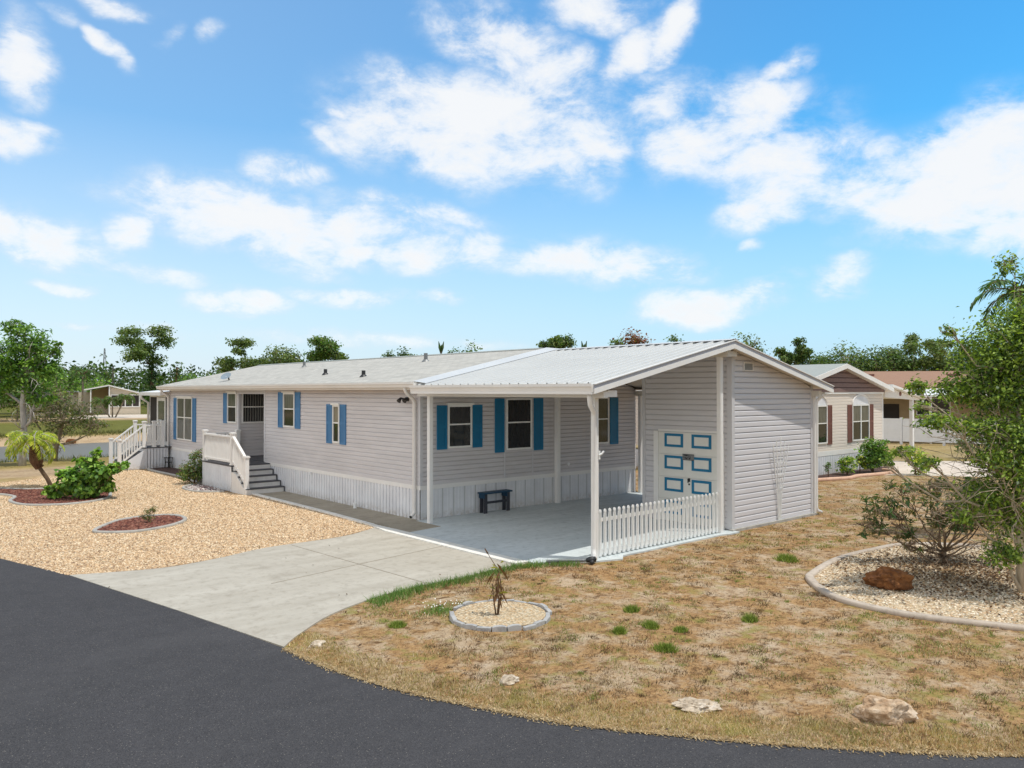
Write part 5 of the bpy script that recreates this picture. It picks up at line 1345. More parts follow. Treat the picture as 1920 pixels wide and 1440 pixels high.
def tree(name, label, base, trunk, blobs, leaf, n, cols, m='bark_grey', seed=1, group=None, cat='tree', twigs=5, twig_r=.012, bare=0, bare_rng=None, bare_dir=(0, 0, 0), cluster=.22, shell=.35, aspect=.45, limb=.35, bare_len=.8, up=.5, flat=.6):
    """tapered trunk, limbs running to each blob of the crown, twigs inside it, leaves in sprays"""
    rng = np.random.default_rng(seed); rd = random.Random(seed)
    t = thing(name, base, label, cat, group)
    B = Vector(base); mb = MB()
    pts = [Vector(p[:3]) for p in trunk]; rad = [p[3] for p in trunk]
    mb.tube([B + p for p in pts], rad, 8)
    for b in blobs:
        c = Vector(b[:3]); low = c.z - b[5] * .9
        j = min(range(len(pts)), key=lambda i: abs(pts[i].z - max(pts[0].z, min(low - .25 * (c - pts[-1]).length, pts[-1].z))))
        s = pts[j]; r0 = rad[j] * .62; mid = s.lerp(c, .55) + Vector((0, 0, -.10 * (c - s).length)) + Vector([rd.uniform(-.06, .06) * (c - s).length for _ in range(3)])
        L_ = (c - s).length; wob = lambda k: Vector([rd.uniform(-k, k) * L_ for _ in range(3)])
        q1 = s.lerp(mid, .5) + wob(.07); q2 = mid.lerp(c, .5) + wob(.07)
        mb.tube([B + s, B + q1, B + mid, B + q2, B + c], [r0, r0 * .78, r0 * .62, r0 * (limb + .62) / 2 * .9, r0 * limb], 6)
        for q in range(twigs):
            d_ = Vector([rd.gauss(0, 1) for _ in range(3)]).normalized()
            e = c + Vector((d_.x * b[3], d_.y * b[4], abs(d_.z) * b[5] * (1 if rd.random() < .75 else -1))) * rd.uniform(.6, 1.0)
            st_ = c if rd.random() < .5 else q2; mm = st_.lerp(e, .5) + Vector([rd.uniform(-.25, .25) * b[3] for _ in range(3)])
            mb.tube([B + st_, B + mm, B + e], [r0 * limb, max(twig_r, r0 * limb * .6), twig_r * .6], 5)
            for q_ in range(2):
                ee = mm.lerp(e, rd.random()) + Vector([rd.gauss(0, .22) * b[3] for _ in range(3)]); mb.tube([B + mm, B + ee], [twig_r, twig_r * .5], 4)
    for q in range(bare):
        s = pts[rd.randrange(*bare_rng)] if bare_rng else pts[rd.randrange(max(1, len(pts) // 3), len(pts))]
        d_ = (Vector((rd.gauss(0, 1), rd.gauss(0, 1), rd.uniform(-.4, .8))).normalized() + Vector(bare_dir) * 1.6).normalized(); L = bare_len * rd.uniform(.6, 1.2)
        p = s; prev = [s]
        for k_ in range(6):
            d_ = (d_ + Vector([rd.uniform(-.4, .4) for _ in range(3)])).normalized(); p = p + d_ * L / 6; prev.append(p)
            if k_ > 0:
                e = p + (d_ + Vector([rd.uniform(-.9, .9) for _ in range(3)])).normalized() * L * .35
                mb.tube([B + p, B + p.lerp(e, .5) + Vector([rd.uniform(-.04, .04) * L for _ in range(3)]), B + e], [twig_r * 1.1, twig_r * .8, twig_r * .4], 4)
        mb.tube([B + p_ for p_ in prev], [twig_r * q_ for q_ in (2.6, 2.3, 2.0, 1.7, 1.3, .9, .6)], 5)
    mb.build('trunk' if cat == 'tree' else 'stems', M[m], t, True)
    if n: leafy(t, 'crown' if cat == 'tree' else 'foliage', rng, blobs, base, leaf, n, cols, cluster, shell, aspect, up, flat)
    return t

def palm(name, label, base, trunk, crown, nf, length, cols, droop=1.0, lw=.03, ll=.35, m='bark_grey', seed=1, group=None, boots=None, per=26, rise=(.1, 1.1)):
    rng = np.random.default_rng(seed); t = thing(name, base, label, 'palm', group); B = np.array(base)
    mb = MB(); mb.tube([tuple(B + np.array(p[:3])) for p in trunk], [p[3] for p in trunk], 10); mb.build('trunk', M[m], t, True)
    if boots:
        (a, b_, r0, r1, r2, nbt) = boots; q = MB(); a = Vector(a) + Vector(base); b_ = Vector(b_) + Vector(base)
        q.tube([a.lerp(b_, k_ / 6) for k_ in range(7)], [r0, (r0 + r1) / 2 * 1.05, r1, r1 * .98, r1 * .85, (r1 + r2) / 2, r2], 12)
        rd = random.Random(seed)
        for i in range(nbt):
            f_ = rd.random(); p = a.lerp(b_, f_); th_ = rd.uniform(0, 6.283); rr_ = r1 * (.55 + .45 * math.sin(math.pi * min(1, f_ * 1.1 + .1)))
            d_ = Vector((math.cos(th_), math.sin(th_), .7)).normalized(); q.bar(tuple(p + d_ * rr_ * .6), tuple(p + d_ * (rr_ + .05)), .05, .02)
        q.build('leaf_boots', M['palm_boot'], t)
    V = []; C = []; rach = MB(); c0 = np.array(crown) + B
    for i in range(nf):
        az_ = 2 * math.pi * (i * .381966) + rng.normal(0, .15); el_ = rise[0] + (rise[1] - rise[0]) * ((i + .5) / nf) + rng.normal(0, .06)
        L = length * rng.uniform(.8, 1.1); p = c0.copy(); h = np.array([math.cos(az_), math.sin(az_), 0]); e = el_; pts = [p.copy()]; k_ = 9
        for s in range(k_):
            d_ = h * math.cos(e) + np.array([0, 0, math.sin(e)]); p = p + d_ * L / k_; pts.append(p.copy()); e -= droop * (.9 + .5 * s / k_) * 1.5 / k_
        pts = np.array(pts); rach.tube([tuple(x) for x in pts], [.018 * length * (1 - .85 * s / k_) for s in range(k_ + 1)], 4)
        side = np.array([-h[1], h[0], 0.])
        for s in range(per):
            f_ = .12 + .86 * (s + rng.random() * .5) / per; x = f_ * k_; a = int(min(x, k_ - 1)); o = pts[a] + (pts[a + 1] - pts[a]) * (x - a); tn = unit((pts[a + 1] - pts[a])[None])[0]
            ln = ll * (math.sin(math.pi * min(1, f_ * .85 + .12)) ** .7) * rng.uniform(.85, 1.1)
            for sg in (-1, 1):
                d_ = side * sg * .85 + tn * .55 + np.array([0, 0, .18 - .55 * droop * rng.random()]); d_ /= np.linalg.norm(d_)
                wv = np.cross(d_, np.array([0, 0, 1.]) + .4 * rng.normal(0, 1, 3)); wv /= np.linalg.norm(wv) + 1e-9
                mid_ = o + d_ * ln * .5; tip = o + d_ * ln + np.array([0, 0, -.18 * ln * droop])
                V += [o, mid_ + wv * lw / 2, tip, mid_ - wv * lw / 2]; C.append(rng.integers(0, len(cols)))
    col = np.clip(1.35 * np.asarray(cols)[C] * (1 + rng.normal(0, .15, (len(C), 1))), .004, 1)
    raw_mesh('crown', np.array(V), 4, col, M['leaf'], t)
    rach.build('frond_stalks', M['bark_brown'] if cols is not YELLOW else M['bark_pale'], t)
    return t

# big leafy tree at the right edge, bare twigs low down
tree('broadleaf_tree', 'big airy green tree with bare pale lower twigs over the shell bed', (3.16, -6.01, 0),
     [(0, 0, -.05, .060), (.01, .02, .6, .052), (-.03, .03, 1.2, .047), (.02, .05, 1.8, .042), (.08, .06, 2.5, .036), (.14, .04, 3.3, .028), (.2, .02, 4.2, .014)],
     [(0.33, -.12, 4.3, 0.42, 0.42, 0.45), (0.09, 0.19, 3.76, 0.6, 0.6, 0.46), (0.58, -0.18, 3.89, 0.72, 0.72, 0.76), (-0.01, 0.5, 3.35, 0.45, 0.45, 0.3), (0.03, 0.25, 3.05, 0.56, 0.56, 0.25), (-0.35, 0.78, 3.12, 0.34, 0.34, 0.19), (-1.63, 0.95, 3.16, 0.18, 0.18, 0.14), (-0.87, 0.75, 4.03, 0.12, 0.12, 0.11), (-0.25, 0.71, 3.77, 0.11, 0.11, 0.22), (-0.0, 0.16, 5.06, 0.14, 0.14, 0.23), (0.62, -0.1, 3.01, 0.65, 0.65, 0.42), (-1.23, 0.7, 2.65, 0.32, 0.32, 0.12), (-0.52, 0.46, 2.56, 0.43, 0.43, 0.13), (-0.23, -0.04, 2.44, 0.54, 0.54, 0.28), (-0.32, 0.38, 1.47, 0.39, 0.39, 0.3), (0.05, 0.08, 1.18, 0.4, 0.4, 0.37), (-0.2, -0.3, 1.93, 0.53, 0.53, 0.48), (-0.42, 0.12, 0.66, 0.25, 0.25, 0.23), (-0.85, 0.56, 1.22, 0.2, 0.2, 0.13), (-1.02, 1.38, 2.13, 0.15, 0.15, 0.08), (-1.32, 1.48, 1.97, 0.11, 0.11, 0.06), (-1.33, 0.84, 2.02, 0.17, 0.17, 0.07), (-0.9, 1.14, 2.88, 0.13, 0.13, 0.08), (-0.63, 0.21, 2.08, 0.31, 0.31, 0.12)],
     .068, 36000, [(.19, .27, .035), (.24, .31, .05), (.13, .20, .03), (.06, .10, .02), (.045, .08, .018), (.16, .21, .035)], 'bark_tan', 7, twigs=8, twig_r=.005, bare=62, bare_len=1.15, bare_rng=(2, 5), bare_dir=(-.55, .48, .0), cluster=.34, shell=.12, aspect=.5)
palm('palm', 'tall green feather palm rising behind the big right hand tree', (8.75, -4.5, 0), [(0, 0, -.05, .14), (-.1, .1, 2, .10), (-.08, .08, 3.6, .08), (-.05, .05, 5.25, .07)], (-.05, .05, 5.25), 13, 1.15, GREENS + DARK, 1.2, .045, .36, seed=5, per=26, rise=(-.15, 1.15))
# bare shrub in the shell bed
tree('bare_shrub', 'wide half bare shrub with drooping dark leaves in the shell bed', (4.49, -4.42, 0),
     [(0, 0, -.05, .045), (0, 0, .12, .038), (.02, .0, .20, .032)],
     [(.75, -.65, .9, .45, .45, .4), (.45, -.4, 1.35, .4, .4, .2), (-.75, .75, 1.0, .42, .42, .2), (-.5, .5, 1.25, .42, .4, .2), (-.95, .95, .62, .3, .3, .25), (-.15, .2, 1.35, .35, .35, .18), (.25, -.2, 1.3, .4, .4, .25), (.6, -.5, 1.1, .4, .4, .3), (-.45, .6, .65, .25, .25, .25), (0, .2, .9, .4, .4, .3), (.4, 0, .8, .4, .4, .3), (.1, -.35, .9, .4, .4, .3), (-.6, .4, .35, .25, .25, .2)],
     .14, 1900, [(.05, .095, .032), (.065, .11, .04), (.035, .065, .025), (.14, .11, .05), (.11, .10, .04)], 'bark_twig', 12, cat='shrub', twigs=14, twig_r=.006, bare=16, bare_len=1.0, cluster=.2, shell=.6, aspect=.26, up=-.1)
# left: leaning pygmy palm with a swollen trunk
palm('palm', 'small yellow green palm with a swollen shaggy trunk leaning over red mulch', (-5.15, 18.99, 0), [(0, 0, -.1, .07), (-.12, .1, .25, .065), (-.32, .25, .62, .06), (-.42, .33, .85, .08)],
     (-.48, .36, 1.48), 26, 1.05, YELLOW, 1.25, .035, .26, 'bark_brown', 3, boots=((-.36, .28, .58), (-.48, .36, 1.42), .075, .205, .09, 150), per=26, rise=(-.05, 1.15))
tree('round_leaf_shrub', 'bright green sprawling shrub with round glossy leaves in the red mulch', (-5.08, 15.40, 0), [(0, 0, -.05, .05), (.03, 0, .15, .045)],
     [(0, 0, .45, .50, .5, .42), (.25, -.15, .75, .4, .4, .35), (-.3, .1, .55, .35, .35, .35), (.65, -.55, .85, .35, .32, .16), (.30, -.2, 1.15, .13, .13, .32), (.1, 0, 1.05, .28, .25, .2), (.85, -.75, .95, .2, .18, .12), (-.6, .55, .22, .32, .3, .18), (.45, -.2, .4, .35, .35, .3)],
     .135, 3600, [(.20, .32, .05), (.26, .38, .07)] + BRIGHT + GREENS, 'bark_brown', 22, cat='shrub', twigs=4, cluster=.2, shell=.45, aspect=.85, twig_r=.006)
tree('small_shrub', 'tiny sparse shrub in the middle of the oval red bed', (-4.95, 9.72, 0), [(0, 0, -.05, .02), (0, 0, .06, .016)], [(.02, 0, .20, .15, .15, .15), (-.1, .08, .12, .1, .1, .08), (.06, -.1, .30, .1, .1, .1)], .05, 420, OLIVE + [(.2, .18, .06)], 'bark_brown', 31, cat='shrub', twigs=7, twig_r=.004, aspect=.3)
tree('dry_shrub', 'bronze green bushy shrub against the left side of the entry landing', (-1.3, 17.1, 0), [(0, 0, -.05, .03), (0, 0, .2, .03)], [(0, 0, .45, .45, .42, .40), (.2, .1, .85, .3, .3, .28), (-.25, 0, .35, .3, .3, .3), (.3, -.2, .5, .3, .3, .35)], .085, 2600, OLIVE + GREENS + [(.12, .07, .05), (.22, .2, .06)], 'bark_brown', 33, cat='shrub', twigs=5, aspect=.4)
# trees on the near bank of the pond
tree('broadleaf_tree', 'tall leafy tree with pale patchy trunk at the left edge of the pond', (-4.45, 28.4, -.03),
     [(0, 0, -.1, .16), (.02, 0, .6, .14), (.05, -.05, 1.6, .12), (.0, 0, 2.6, .11), (.1, -.1, 4.0, .07), (.2, -.1, 5.2, .03)],
     [(.1, -.1, 5.3, .8, .8, .65), (.7, -.55, 4.7, .6, .6, .5), (-.4, .4, 4.5, .8, .8, .7), (.3, -.2, 3.9, .9, .9, .55), (-.7, .7, 3.6, .8, .8, .6), (.95, -.8, 4.0, .5, .5, .3), (-1.1, 1.0, 4.6, .6, .6, .6), (1.1, -.95, 5.0, .22, .22, .3), (-.3, .2, 5.9, .4, .4, .35), (.5, -.4, 3.0, .6, .6, .4)],
     .18, 7500, GREENS + BRIGHT + BRIGHT, 'bark_pale', 41, twigs=6, bare=10, bare_len=1.5, cluster=.19, shell=.4)
tree('bare_tree', 'grey twiggy tree with thin brownish foliage behind the leaning palm', (-2.9, 30.3, -.1), [(0, 0, -.1, .12), (.1, 0, .8, .10), (.3, -.2, 1.8, .07), (.4, -.3, 2.8, .04)],
     [(.2, -.2, 2.6, .9, .9, .6), (1.0, -.9, 2.2, .8, .8, .5), (-.7, .6, 2.2, .8, .8, .6), (1.3, -1.1, 1.7, .7, .6, .4), (.3, 0, 1.7, .9, .9, .5)], .13, 2600, OLIVE + [(.16, .13, .08), (.2, .16, .1)], 'bark_grey', 43, twigs=12, twig_r=.010, bare=40, bare_len=1.1, cluster=.2)
tree('broadleaf_tree', 'leafy bush at the very left by the water, below the tall tree', (-6.6, 30.6, -.05), [(0, 0, -.1, .12), (0, 0, .8, .1), (0, 0, 1.5, .06)], [(0, 0, 1.9, 1.0, 1.0, .8), (.6, -.5, 1.2, .7, .7, .6), (-.5, .5, 3.0, .9, .9, .8), (.3, -.2, .5, .6, .6, .4)], .17, 3600, GREENS + OLIVE, 'bark_grey', 45, twigs=6)
# trees across the pond
def far_tree(i, name, label, x, y, h, w, cols, kind='round', m='bark_grey', n=1300, leaf=.34, z0=-.05, group='trees beyond the pond'):
    rd = random.Random(100 + i)
    if kind == 'pine':
        bl = [(rd.uniform(-.5, .5) * w, rd.uniform(-.5, .5) * w, h * rd.uniform(.62, .97), w * rd.uniform(.14, .26), w * rd.uniform(.14, .26), h * rd.uniform(.04, .08)) for _ in range(11)]
        sh_ = .2
    else:
        bl = [(rd.uniform(-.36, .36) * w, rd.uniform(-.36, .36) * w, h * rd.uniform(.32, .84), w * rd.uniform(.2, .34), w * rd.uniform(.2, .34), h * rd.uniform(.10, .19)) for _ in range(12)]
        sh_ = .35
    lean = rd.uniform(-.06, .06) * h
    return tree(name, label, (x, y, z0), [(0, 0, -.3, h * .022), (lean * .3, 0, h * .35, h * .017), (lean * .6, 0, h * .55, h * .012), (lean * .8, 0, h * .70, h * .006)], bl, leaf * 1.05, int(n * 2.6), cols, m, 100 + i, group, twigs=3, twig_r=.03, shell=sh_, cluster=.36, flat=.6, aspect=.6)
far_tree(1, 'pine_tree', 'gnarled tall pine wrapped in dark vines beyond the pond house', 33.3, 137.7, 14.3, 8.4, PINE, 'pine', 'bark_brown', 2200, .42)
tree('vine_column', 'dark vine covered trunk of the tall gnarled pine', (33.4, 137.3, -.05), [(0, 0, -.3, .3), (0, 0, 8.5, .2)], [(0, 0, z, 1.15, 1.1, 1.0) for z in (1, 2.4, 3.8, 5.2, 6.6, 7.8)], .45, 1500, DARK, 'bark_brown', 150, cat='vine', twigs=1)
tree('vine_column', 'short vine covered tree stump to the right of the gnarled pine', (36.9, 135.0, -.05), [(0, 0, -.3, .3), (0, 0, 7.5, .2)], [(0, 0, z, 1.2 - .05 * z, 1.2 - .05 * z, 1.0) for z in (1, 2.4, 3.8, 5.2, 6.4, 7.6)], .42, 1100, DARK + PINE, 'bark_brown', 151, cat='vine', twigs=1)
FT = [
 ('leafy_tree', 'bright green rounded tree behind the pond house, left of its roof', 11.0, 118, 6.6, 6.5, BRIGHT + GREENS, 'round'),
 ('leafy_tree', 'green tree above the pond house porch', 17.5, 121, 6.0, 7, BRIGHT, 'round'),
 ('leafy_tree', 'broad leafy tree at far left behind the pond', 2.0, 92, 7.2, 7, GREENS + BRIGHT, 'round'),
 ('leafy_tree', 'yellowish green tree left of the far feather palm', 8.2, 104, 6.2, 6, BRIGHT + OLIVE, 'round'),
 ('leafy_tree', 'low brownish tree on the sand across the pond', 7.6, 88.5, 4.0, 4.5, OLIVE + [(.14, .10, .05)], 'round'),
 ('leafy_tree', 'shrubby green tree on the sand left of the pond house', 4.6, 86, 4.6, 5, OLIVE + GREENS, 'round'),
 ('leafy_tree', 'wide green tree behind the tall pale trunk at far left', -1.5, 84, 5.6, 7, GREENS + OLIVE, 'round'),
 ('leafy_tree', 'light green tree between the bare tree and the far palm', 9.6, 97, 6.0, 6.5, BRIGHT + GREENS, 'round'),
 ('leafy_tree', 'dense dark green tree behind the sand at the far left', 3.5, 104, 7.4, 8, GREENS + DARK, 'round'),
 ('leafy_tree', 'mid green tree right of the vine covered pine', 36.5, 122, 6.2, 6, BRIGHT + GREENS, 'round'),
 ('leafy_tree', 'dark rounded tree over the left end of the roof', 42, 124, 7.0, 6, DARK + GREENS, 'round'),
 ('leafy_tree', 'pale green tree just above the left gable of the roof', 46, 118, 6.5, 7.5, GREENS + OLIVE, 'round'),
 ('pine_tree', 'sparse pine with open crown above the left part of the roof', 25.6, 78, 9.0, 5.0, PINE + OLIVE, 'pine'),
 ('pine_tree', 'dense brownish pine above the roof, left of the tallest round crown', 29.0, 75, 8.7, 4.0, PINE + OLIVE, 'round'),
 ('pine_tree', 'tall pine with a wide round crown above the middle left of the roof', 31.9, 72.4, 9.9, 5.6, PINE + GREENS, 'pine'),
 ('pine_tree', 'smaller pine at the right foot of the wide round crown', 34.0, 70.4, 7.7, 3.2, PINE, 'pine'),
 ('leafy_tree', 'tree tip peeping over the roof left of the banana leaves', 38.3, 66.6, 8.2, 2.2, DARK + PINE, 'round'),
 ('leafy_tree', 'small tree top peeping over the roof beside the vent pipe', 39.6, 65.4, 8.5, 2.2, DARK + PINE, 'round'),
 ('leafy_tree', 'low green crown just over the shingle ridge', 44.8, 61, 8.9, 3.0, OLIVE + GREENS, 'round'),
 ('pine_tree', 'dark pine crown over the start of the metal ridge', 52.4, 54.3, 9.8, 3.2, PINE + DARK, 'pine'),
 ('pine_tree', 'pine crown over the middle of the metal ridge, beside the rusty tree', 58.0, 49.4, 10.6, 2.2, PINE, 'round'),
 ('red_tree', 'rusty red flowering tree crown over the metal ridge', 59.2, 48.3, 10.8, 3.6, [(.16, .055, .03), (.12, .05, .03), (.2, .07, .035), (.08, .07, .03)], 'round'),
 ('leafy_tree', 'thin tree tips over the right part of the metal ridge', 62.8, 45.2, 9.7, 2.6, DARK + PINE, 'round'),
 ('leafy_tree', 'green crown just right of the carport peak', 68.6, 40.0, 10.2, 3.8, OLIVE + PINE, 'round'),
 ('pine_tree', 'small pine left of the grove, above the cream house roof', 73.2, 36.0, 9.0, 3.0, PINE + DARK, 'pine'),
 ('leafy_tree', 'small dark tree next to the small pine, above the cream house roof', 74.6, 34.4, 7.6, 3.0, PINE + DARK, 'round'),
]
for i, (nm, lb, x, y, h, w_, cols, kd) in enumerate(FT):
    far_tree(i + 2, nm, lb, x, y, h, w_, cols, kd, 'bark_grey' if kd == 'round' else 'bark_brown', 1500 if h > 6 else 900, .30)
FR = [(68.2, 27.6, 8.7, 4.6), (70.4, 25.6, 8.5, 4.8), (72.0, 23.8, 8.3, 4.4), (76.0, 20.4, 8.0, 5), (66.9, 30.4, 6.6, 4), (78.0, 17.5, 8.0, 5.5), (82, 13, 8.5, 6.5), (84, 8, 8.2, 6.5), (80, 3.5, 8.5, 6.5)]
RL = ['leftmost dark oak of the grove behind the cream house', 'dark oak in the middle of the grove behind the brown roof', 'dark oak with a flat top left of the round pine crown', 'grey green oak right of the round pine crown', 'low dark tree at the left foot of the grove', 'oak half hidden behind the upper leaves of the big right tree', 'oak behind the middle of the big right tree', 'far oak at the right end of the grove', 'last oak at the right edge behind the big tree']
for i, ((x, y, h, w_), lb) in enumerate(zip(FR, RL)):
    far_tree(40 + i, 'oak_tree', lb, x, y, h, w_, DARK + PINE + [(.075, .10, .045)], 'round', 'bark_grey', 1900, .27, group='grove of trees behind the neighbours')
far_tree(60, 'pine_tree', 'pine with a neat round crown above the grove', 73.8, 22.1, 9.1, 4.4, PINE + OLIVE, 'pine', 'bark_brown', 1700, .27, group='grove of trees behind the neighbours')
for i, (x, y, h) in enumerate(((42.6, 63.0, 8.9), (54.9, 52.1, 8.95))):
    q = thing('banana_plant', (x, y, 0), ['two upright dark leaves of a banana plant poking over the shingle ridge', 'forked dark plant tip poking over the metal ridge'][i], 'plant')
    rg = np.random.default_rng(70 + i); V = []
    for sx, ln, tl in ((-.5, 1.5, .35), (.55, 1.5, .4), (.1, 1.1, .1)):
        b_ = np.array([x, y, h - 1.5]); d_ = np.array([sx * .75, -sx * .65, 2.6]); d_ /= np.linalg.norm(d_); wv = np.array([.75, -.65, 0]) * .17
        for a, c_ in ((0, .5), (.5, 1)):
            wa, wb = math.sin(math.pi * (a * .8 + .15)), math.sin(math.pi * (c_ * .8 + .15)); V += [b_ + d_ * ln * a - wv * wa, b_ + d_ * ln * a + wv * wa, b_ + d_ * ln * c_ + wv * wb, b_ + d_ * ln * c_ - wv * wb]
    raw_mesh('leaves', np.array(V), 4, pick_cols(rg, len(V) // 4, DARK), M['leaf'], q); mb = MB(); mb.tube([(x, y, -.1), (x, y, h - 1.2)], [.14, .06], 6); mb.build('stem', M['bark_brown'], q)
palm('palm', 'dark feather palm beyond the pond, left of the beige house', (12.95, 95.8, 0), [(0, 0, -.1, .16), (0, 0, 3, .12), (0, 0, 5.2, .10)], (0, 0, 5.2), 13, 2.5, DARK + GREENS, 1.3, .12, .75, seed=8, per=14, rise=(.0, 1.2))
for i, (x, y) in enumerate(((15.4, 92.4),)):
    tr_ = thing('palm_cluster', (x, y, 0), 'clump of short palms on the sand in front of the pond house', 'palm')
    for j, (dx, dz) in enumerate(((-1.0, 1.9), (0, 2.1), (1.2, 2.4))):
        sub_ = palm('palm', 'tmp', (x + dx * .2, y - dx * .15, 0), [(0, 0, -.1, .09), (dx * .5, -dx * .4, dz * .6, .08), (dx * .8, -dx * .65, dz, .07)], (dx * .8, -dx * .65, dz), 15, 1.5, GREENS + OLIVE, 1.3, .10, .5, seed=80 + j, per=12, rise=(-.1, 1.1))
        for ch in list(sub_.children):
            ch.parent = tr_; off = ORG[sub_] - ORG[tr_]; ch.location = off; ch.name = {'t': 'trunk', 'c': 'crown', 'f': 'frond_stalks'}[ch.name[0]]
        bpy.data.objects.remove(sub_)
# far-off belt of woods
rng = np.random.default_rng(9); nb = 1500
tt = rng.random(nb); bx = -60 + tt * 330; by = 190 - 0.52 * (bx - 20) + rng.normal(0, 14, nb)
keep = (by > 30); bx, by = bx[keep], by[keep]
ht = 6 + 4.5 * vnoise(bx, by, .04, 2) + 2 * vnoise(bx, by, .15, 3)
cen = []; 
for x, y, h in zip(bx, by, ht):
    k = 44; d_ = rng.normal(0, 1, (k, 3)); d_ /= np.linalg.norm(d_, axis=1, keepdims=True)
    cen.append(np.array([x, y, h * .5]) + d_ * np.array([2.6, 2.6, h * .5]) * rng.random((k, 1)) ** .4)
cen = np.concatenate(cen); cen[:, 2] = np.maximum(cen[:, 2], .1)
tag(raw_mesh('treeline', leaf_quads(rng, cen, .85, .65, .5), 4, pick_cols(rng, len(cen), DARK + GREENS + OLIVE, .2), M['leaf']), kind='stuff')
# neighbour's bushes
tree('round_bush', 'glossy round green bush at the right corner of the cream house', (19.5, 3.5, 0), [(0, 0, -.05, .05), (0, 0, .3, .04)], [(0, 0, .75, .48, .48, .5), (.1, -.1, 1.05, .4, .4, .3), (-.2, .1, .5, .35, .35, .35), (.25, -.2, .55, .35, .35, .35)], .12, 2400, GREENS + BRIGHT, 'bark_brown', 90, cat='shrub', twigs=3, aspect=.5)
tree('round_bush', 'small variegated bush in the middle of the terracotta edged bed', (17.9, 3.75, 0), [(0, 0, -.05, .03), (0, 0, .12, .03)], [(0, 0, .38, .34, .34, .30)], .10, 800, YELLOW + GREENS + BRIGHT, 'bark_brown', 91, cat='shrub', twigs=5)
tree('round_bush', 'slim yellow green plant between the two bushes of the cream house', (18.95, 3.75, 0), [(0, 0, -.05, .02), (0, 0, .2, .02)], [(0, 0, .5, .2, .2, .25), (.25, -.1, .35, .2, .2, .2)], .09, 400, YELLOW + GREENS, 'bark_brown', 92, cat='shrub', twigs=5)
tree('round_bush', 'tiny bush at the left end of the terracotta edged bed', (16.75, 3.9, 0), [(0, 0, -.05, .02), (0, 0, .2, .02)], [(0, 0, .35, .12, .12, .25)], .07, 160, GREENS, 'bark_brown', 93, cat='shrub', twigs=4)
tree('yellow_shrub', 'loose yellow green shrub beside the neighbour driveway', (19.9, 2.1, 0), [(0, 0, -.05, .03), (0, 0, .3, .03)], [(0, 0, .7, .35, .35, .45), (.3, -.25, .4, .3, .3, .3), (-.25, .2, .9, .3, .3, .25), (.1, -.1, .2, .3, .3, .2)], .11, 900, YELLOW + BRIGHT, 'bark_brown', 94, cat='shrub', twigs=5, cluster=.25)
tree('hedge_shrub', 'dark leafy shrub by the far edge of the neighbour driveway', (29.5, 3.5, 0), [(0, 0, -.05, .04), (0, 0, .3, .03)], [(0, 0, .6, .7, .6, .5), (1.2, -1, .7, .8, .7, .6), (2.6, -2.1, .8, .9, .8, .7)], .16, 1500, OLIVE + GREENS, 'bark_brown', 95, cat='shrub', twigs=5)
# sapling in the stone ring
sap = thing('sapling', (-3.76, -1.63, 0), 'scrawny dry sapling with drooping brown leaves inside the stone ring', 'plant')
mb = MB()
for pts in ([(0, 0, -.02), (.02, -.02, .3), (.0, 0, .55)], [(.02, .01, -.02), (.05, -.04, .35), (.02, -.01, .62), (-.10, .08, .86)], [(.0, .02, -.02), (-.04, .03, .25), (-.05, .04, .45)], [(-.10, .08, .86), (-.13, .11, .93)]):
    mb.tube([(-3.76 + a, -1.63 + b, c) for a, b, c in pts], [.012, .009, .006, .005][:len(pts)], 5)
mb.build('stems', M['bark_brown'], sap, True)
rng = np.random.default_rng(17); V = []; C = []
for k in range(44):
    z = rng.uniform(.28, .76); g_ = rng.random() < .4; o = np.array([-3.76, -1.63, z]) + rng.normal(0, .03, 3) * [1, 1, .3]; th_ = rng.uniform(0, 6.28)
    d_ = np.array([math.cos(th_) * .6, math.sin(th_) * .6, .15 if g_ else -.8]); d_ /= np.linalg.norm(d_); wv = np.cross(d_, rng.normal(0, 1, 3)); wv /= np.linalg.norm(wv); L = rng.uniform(.12, .22)
    V += [o, o + d_ * L * .5 + wv * .018, o + d_ * L - np.array([0, 0, .03]), o + d_ * L * .5 - wv * .018]; C.append((.30, .28, .06) if g_ else (.17, .085, .04))
raw_mesh('leaves', np.array(V), 4, np.array(C) * (1 + rng.normal(0, .2, (len(C), 1))), M['leaf'], sap)

# ------------------------------------------------------------------ lawn, stones, litter
CAM = np.array([-10.775, -9.901])
vp = np.array(VERGE)
def verge_d(x, y):
    dv = np.full(x.shape, 99.0)
    for a, b in zip(vp[:-1], vp[1:]):
        ab = b - a; t = np.clip(((x - a[0]) * ab[0] + (y - a[1]) * ab[1]) / (ab @ ab), 0, 1); dv = np.minimum(dv, np.hypot(x - a[0] - t * ab[0], y - a[1] - t * ab[1]))
    return dv
DR = np.array([(-6.5, -.85), (-6.18, -.55), (-5.42, 0), (-4.53, .35), (-3.64, .51), (-2.91, .49), (-1.43, .63), (-1.09, .5), (-.2, -.11)])
def blades(rng, x, y, h, w, cols, lean=.9):
    n = len(x); th_ = rng.uniform(0, 6.283, n); tip = np.stack([np.cos(th_), np.sin(th_)], 1) * (h * lean * rng.uniform(.2, 1.2, n))[:, None]
    z = np.full(n, -.03); a = rng.uniform(0, 6.283, n); dx, dy = np.cos(a) * w / 2, np.sin(a) * w / 2
    v = np.empty((n, 3, 3)); v[:, 0] = np.stack([x - dx, y - dy, z], 1); v[:, 1] = np.stack([x + dx, y + dy, z], 1); v[:, 2] = np.stack([x + tip[:, 0], y + tip[:, 1], z + h], 1)
    return v.reshape(-1, 3)
rng = np.random.default_rng(77)
n0 = 1500000
ang = rng.uniform(R(-5), R(96), n0); rad = 6.0 * (36 / 6.0) ** rng.random(n0)
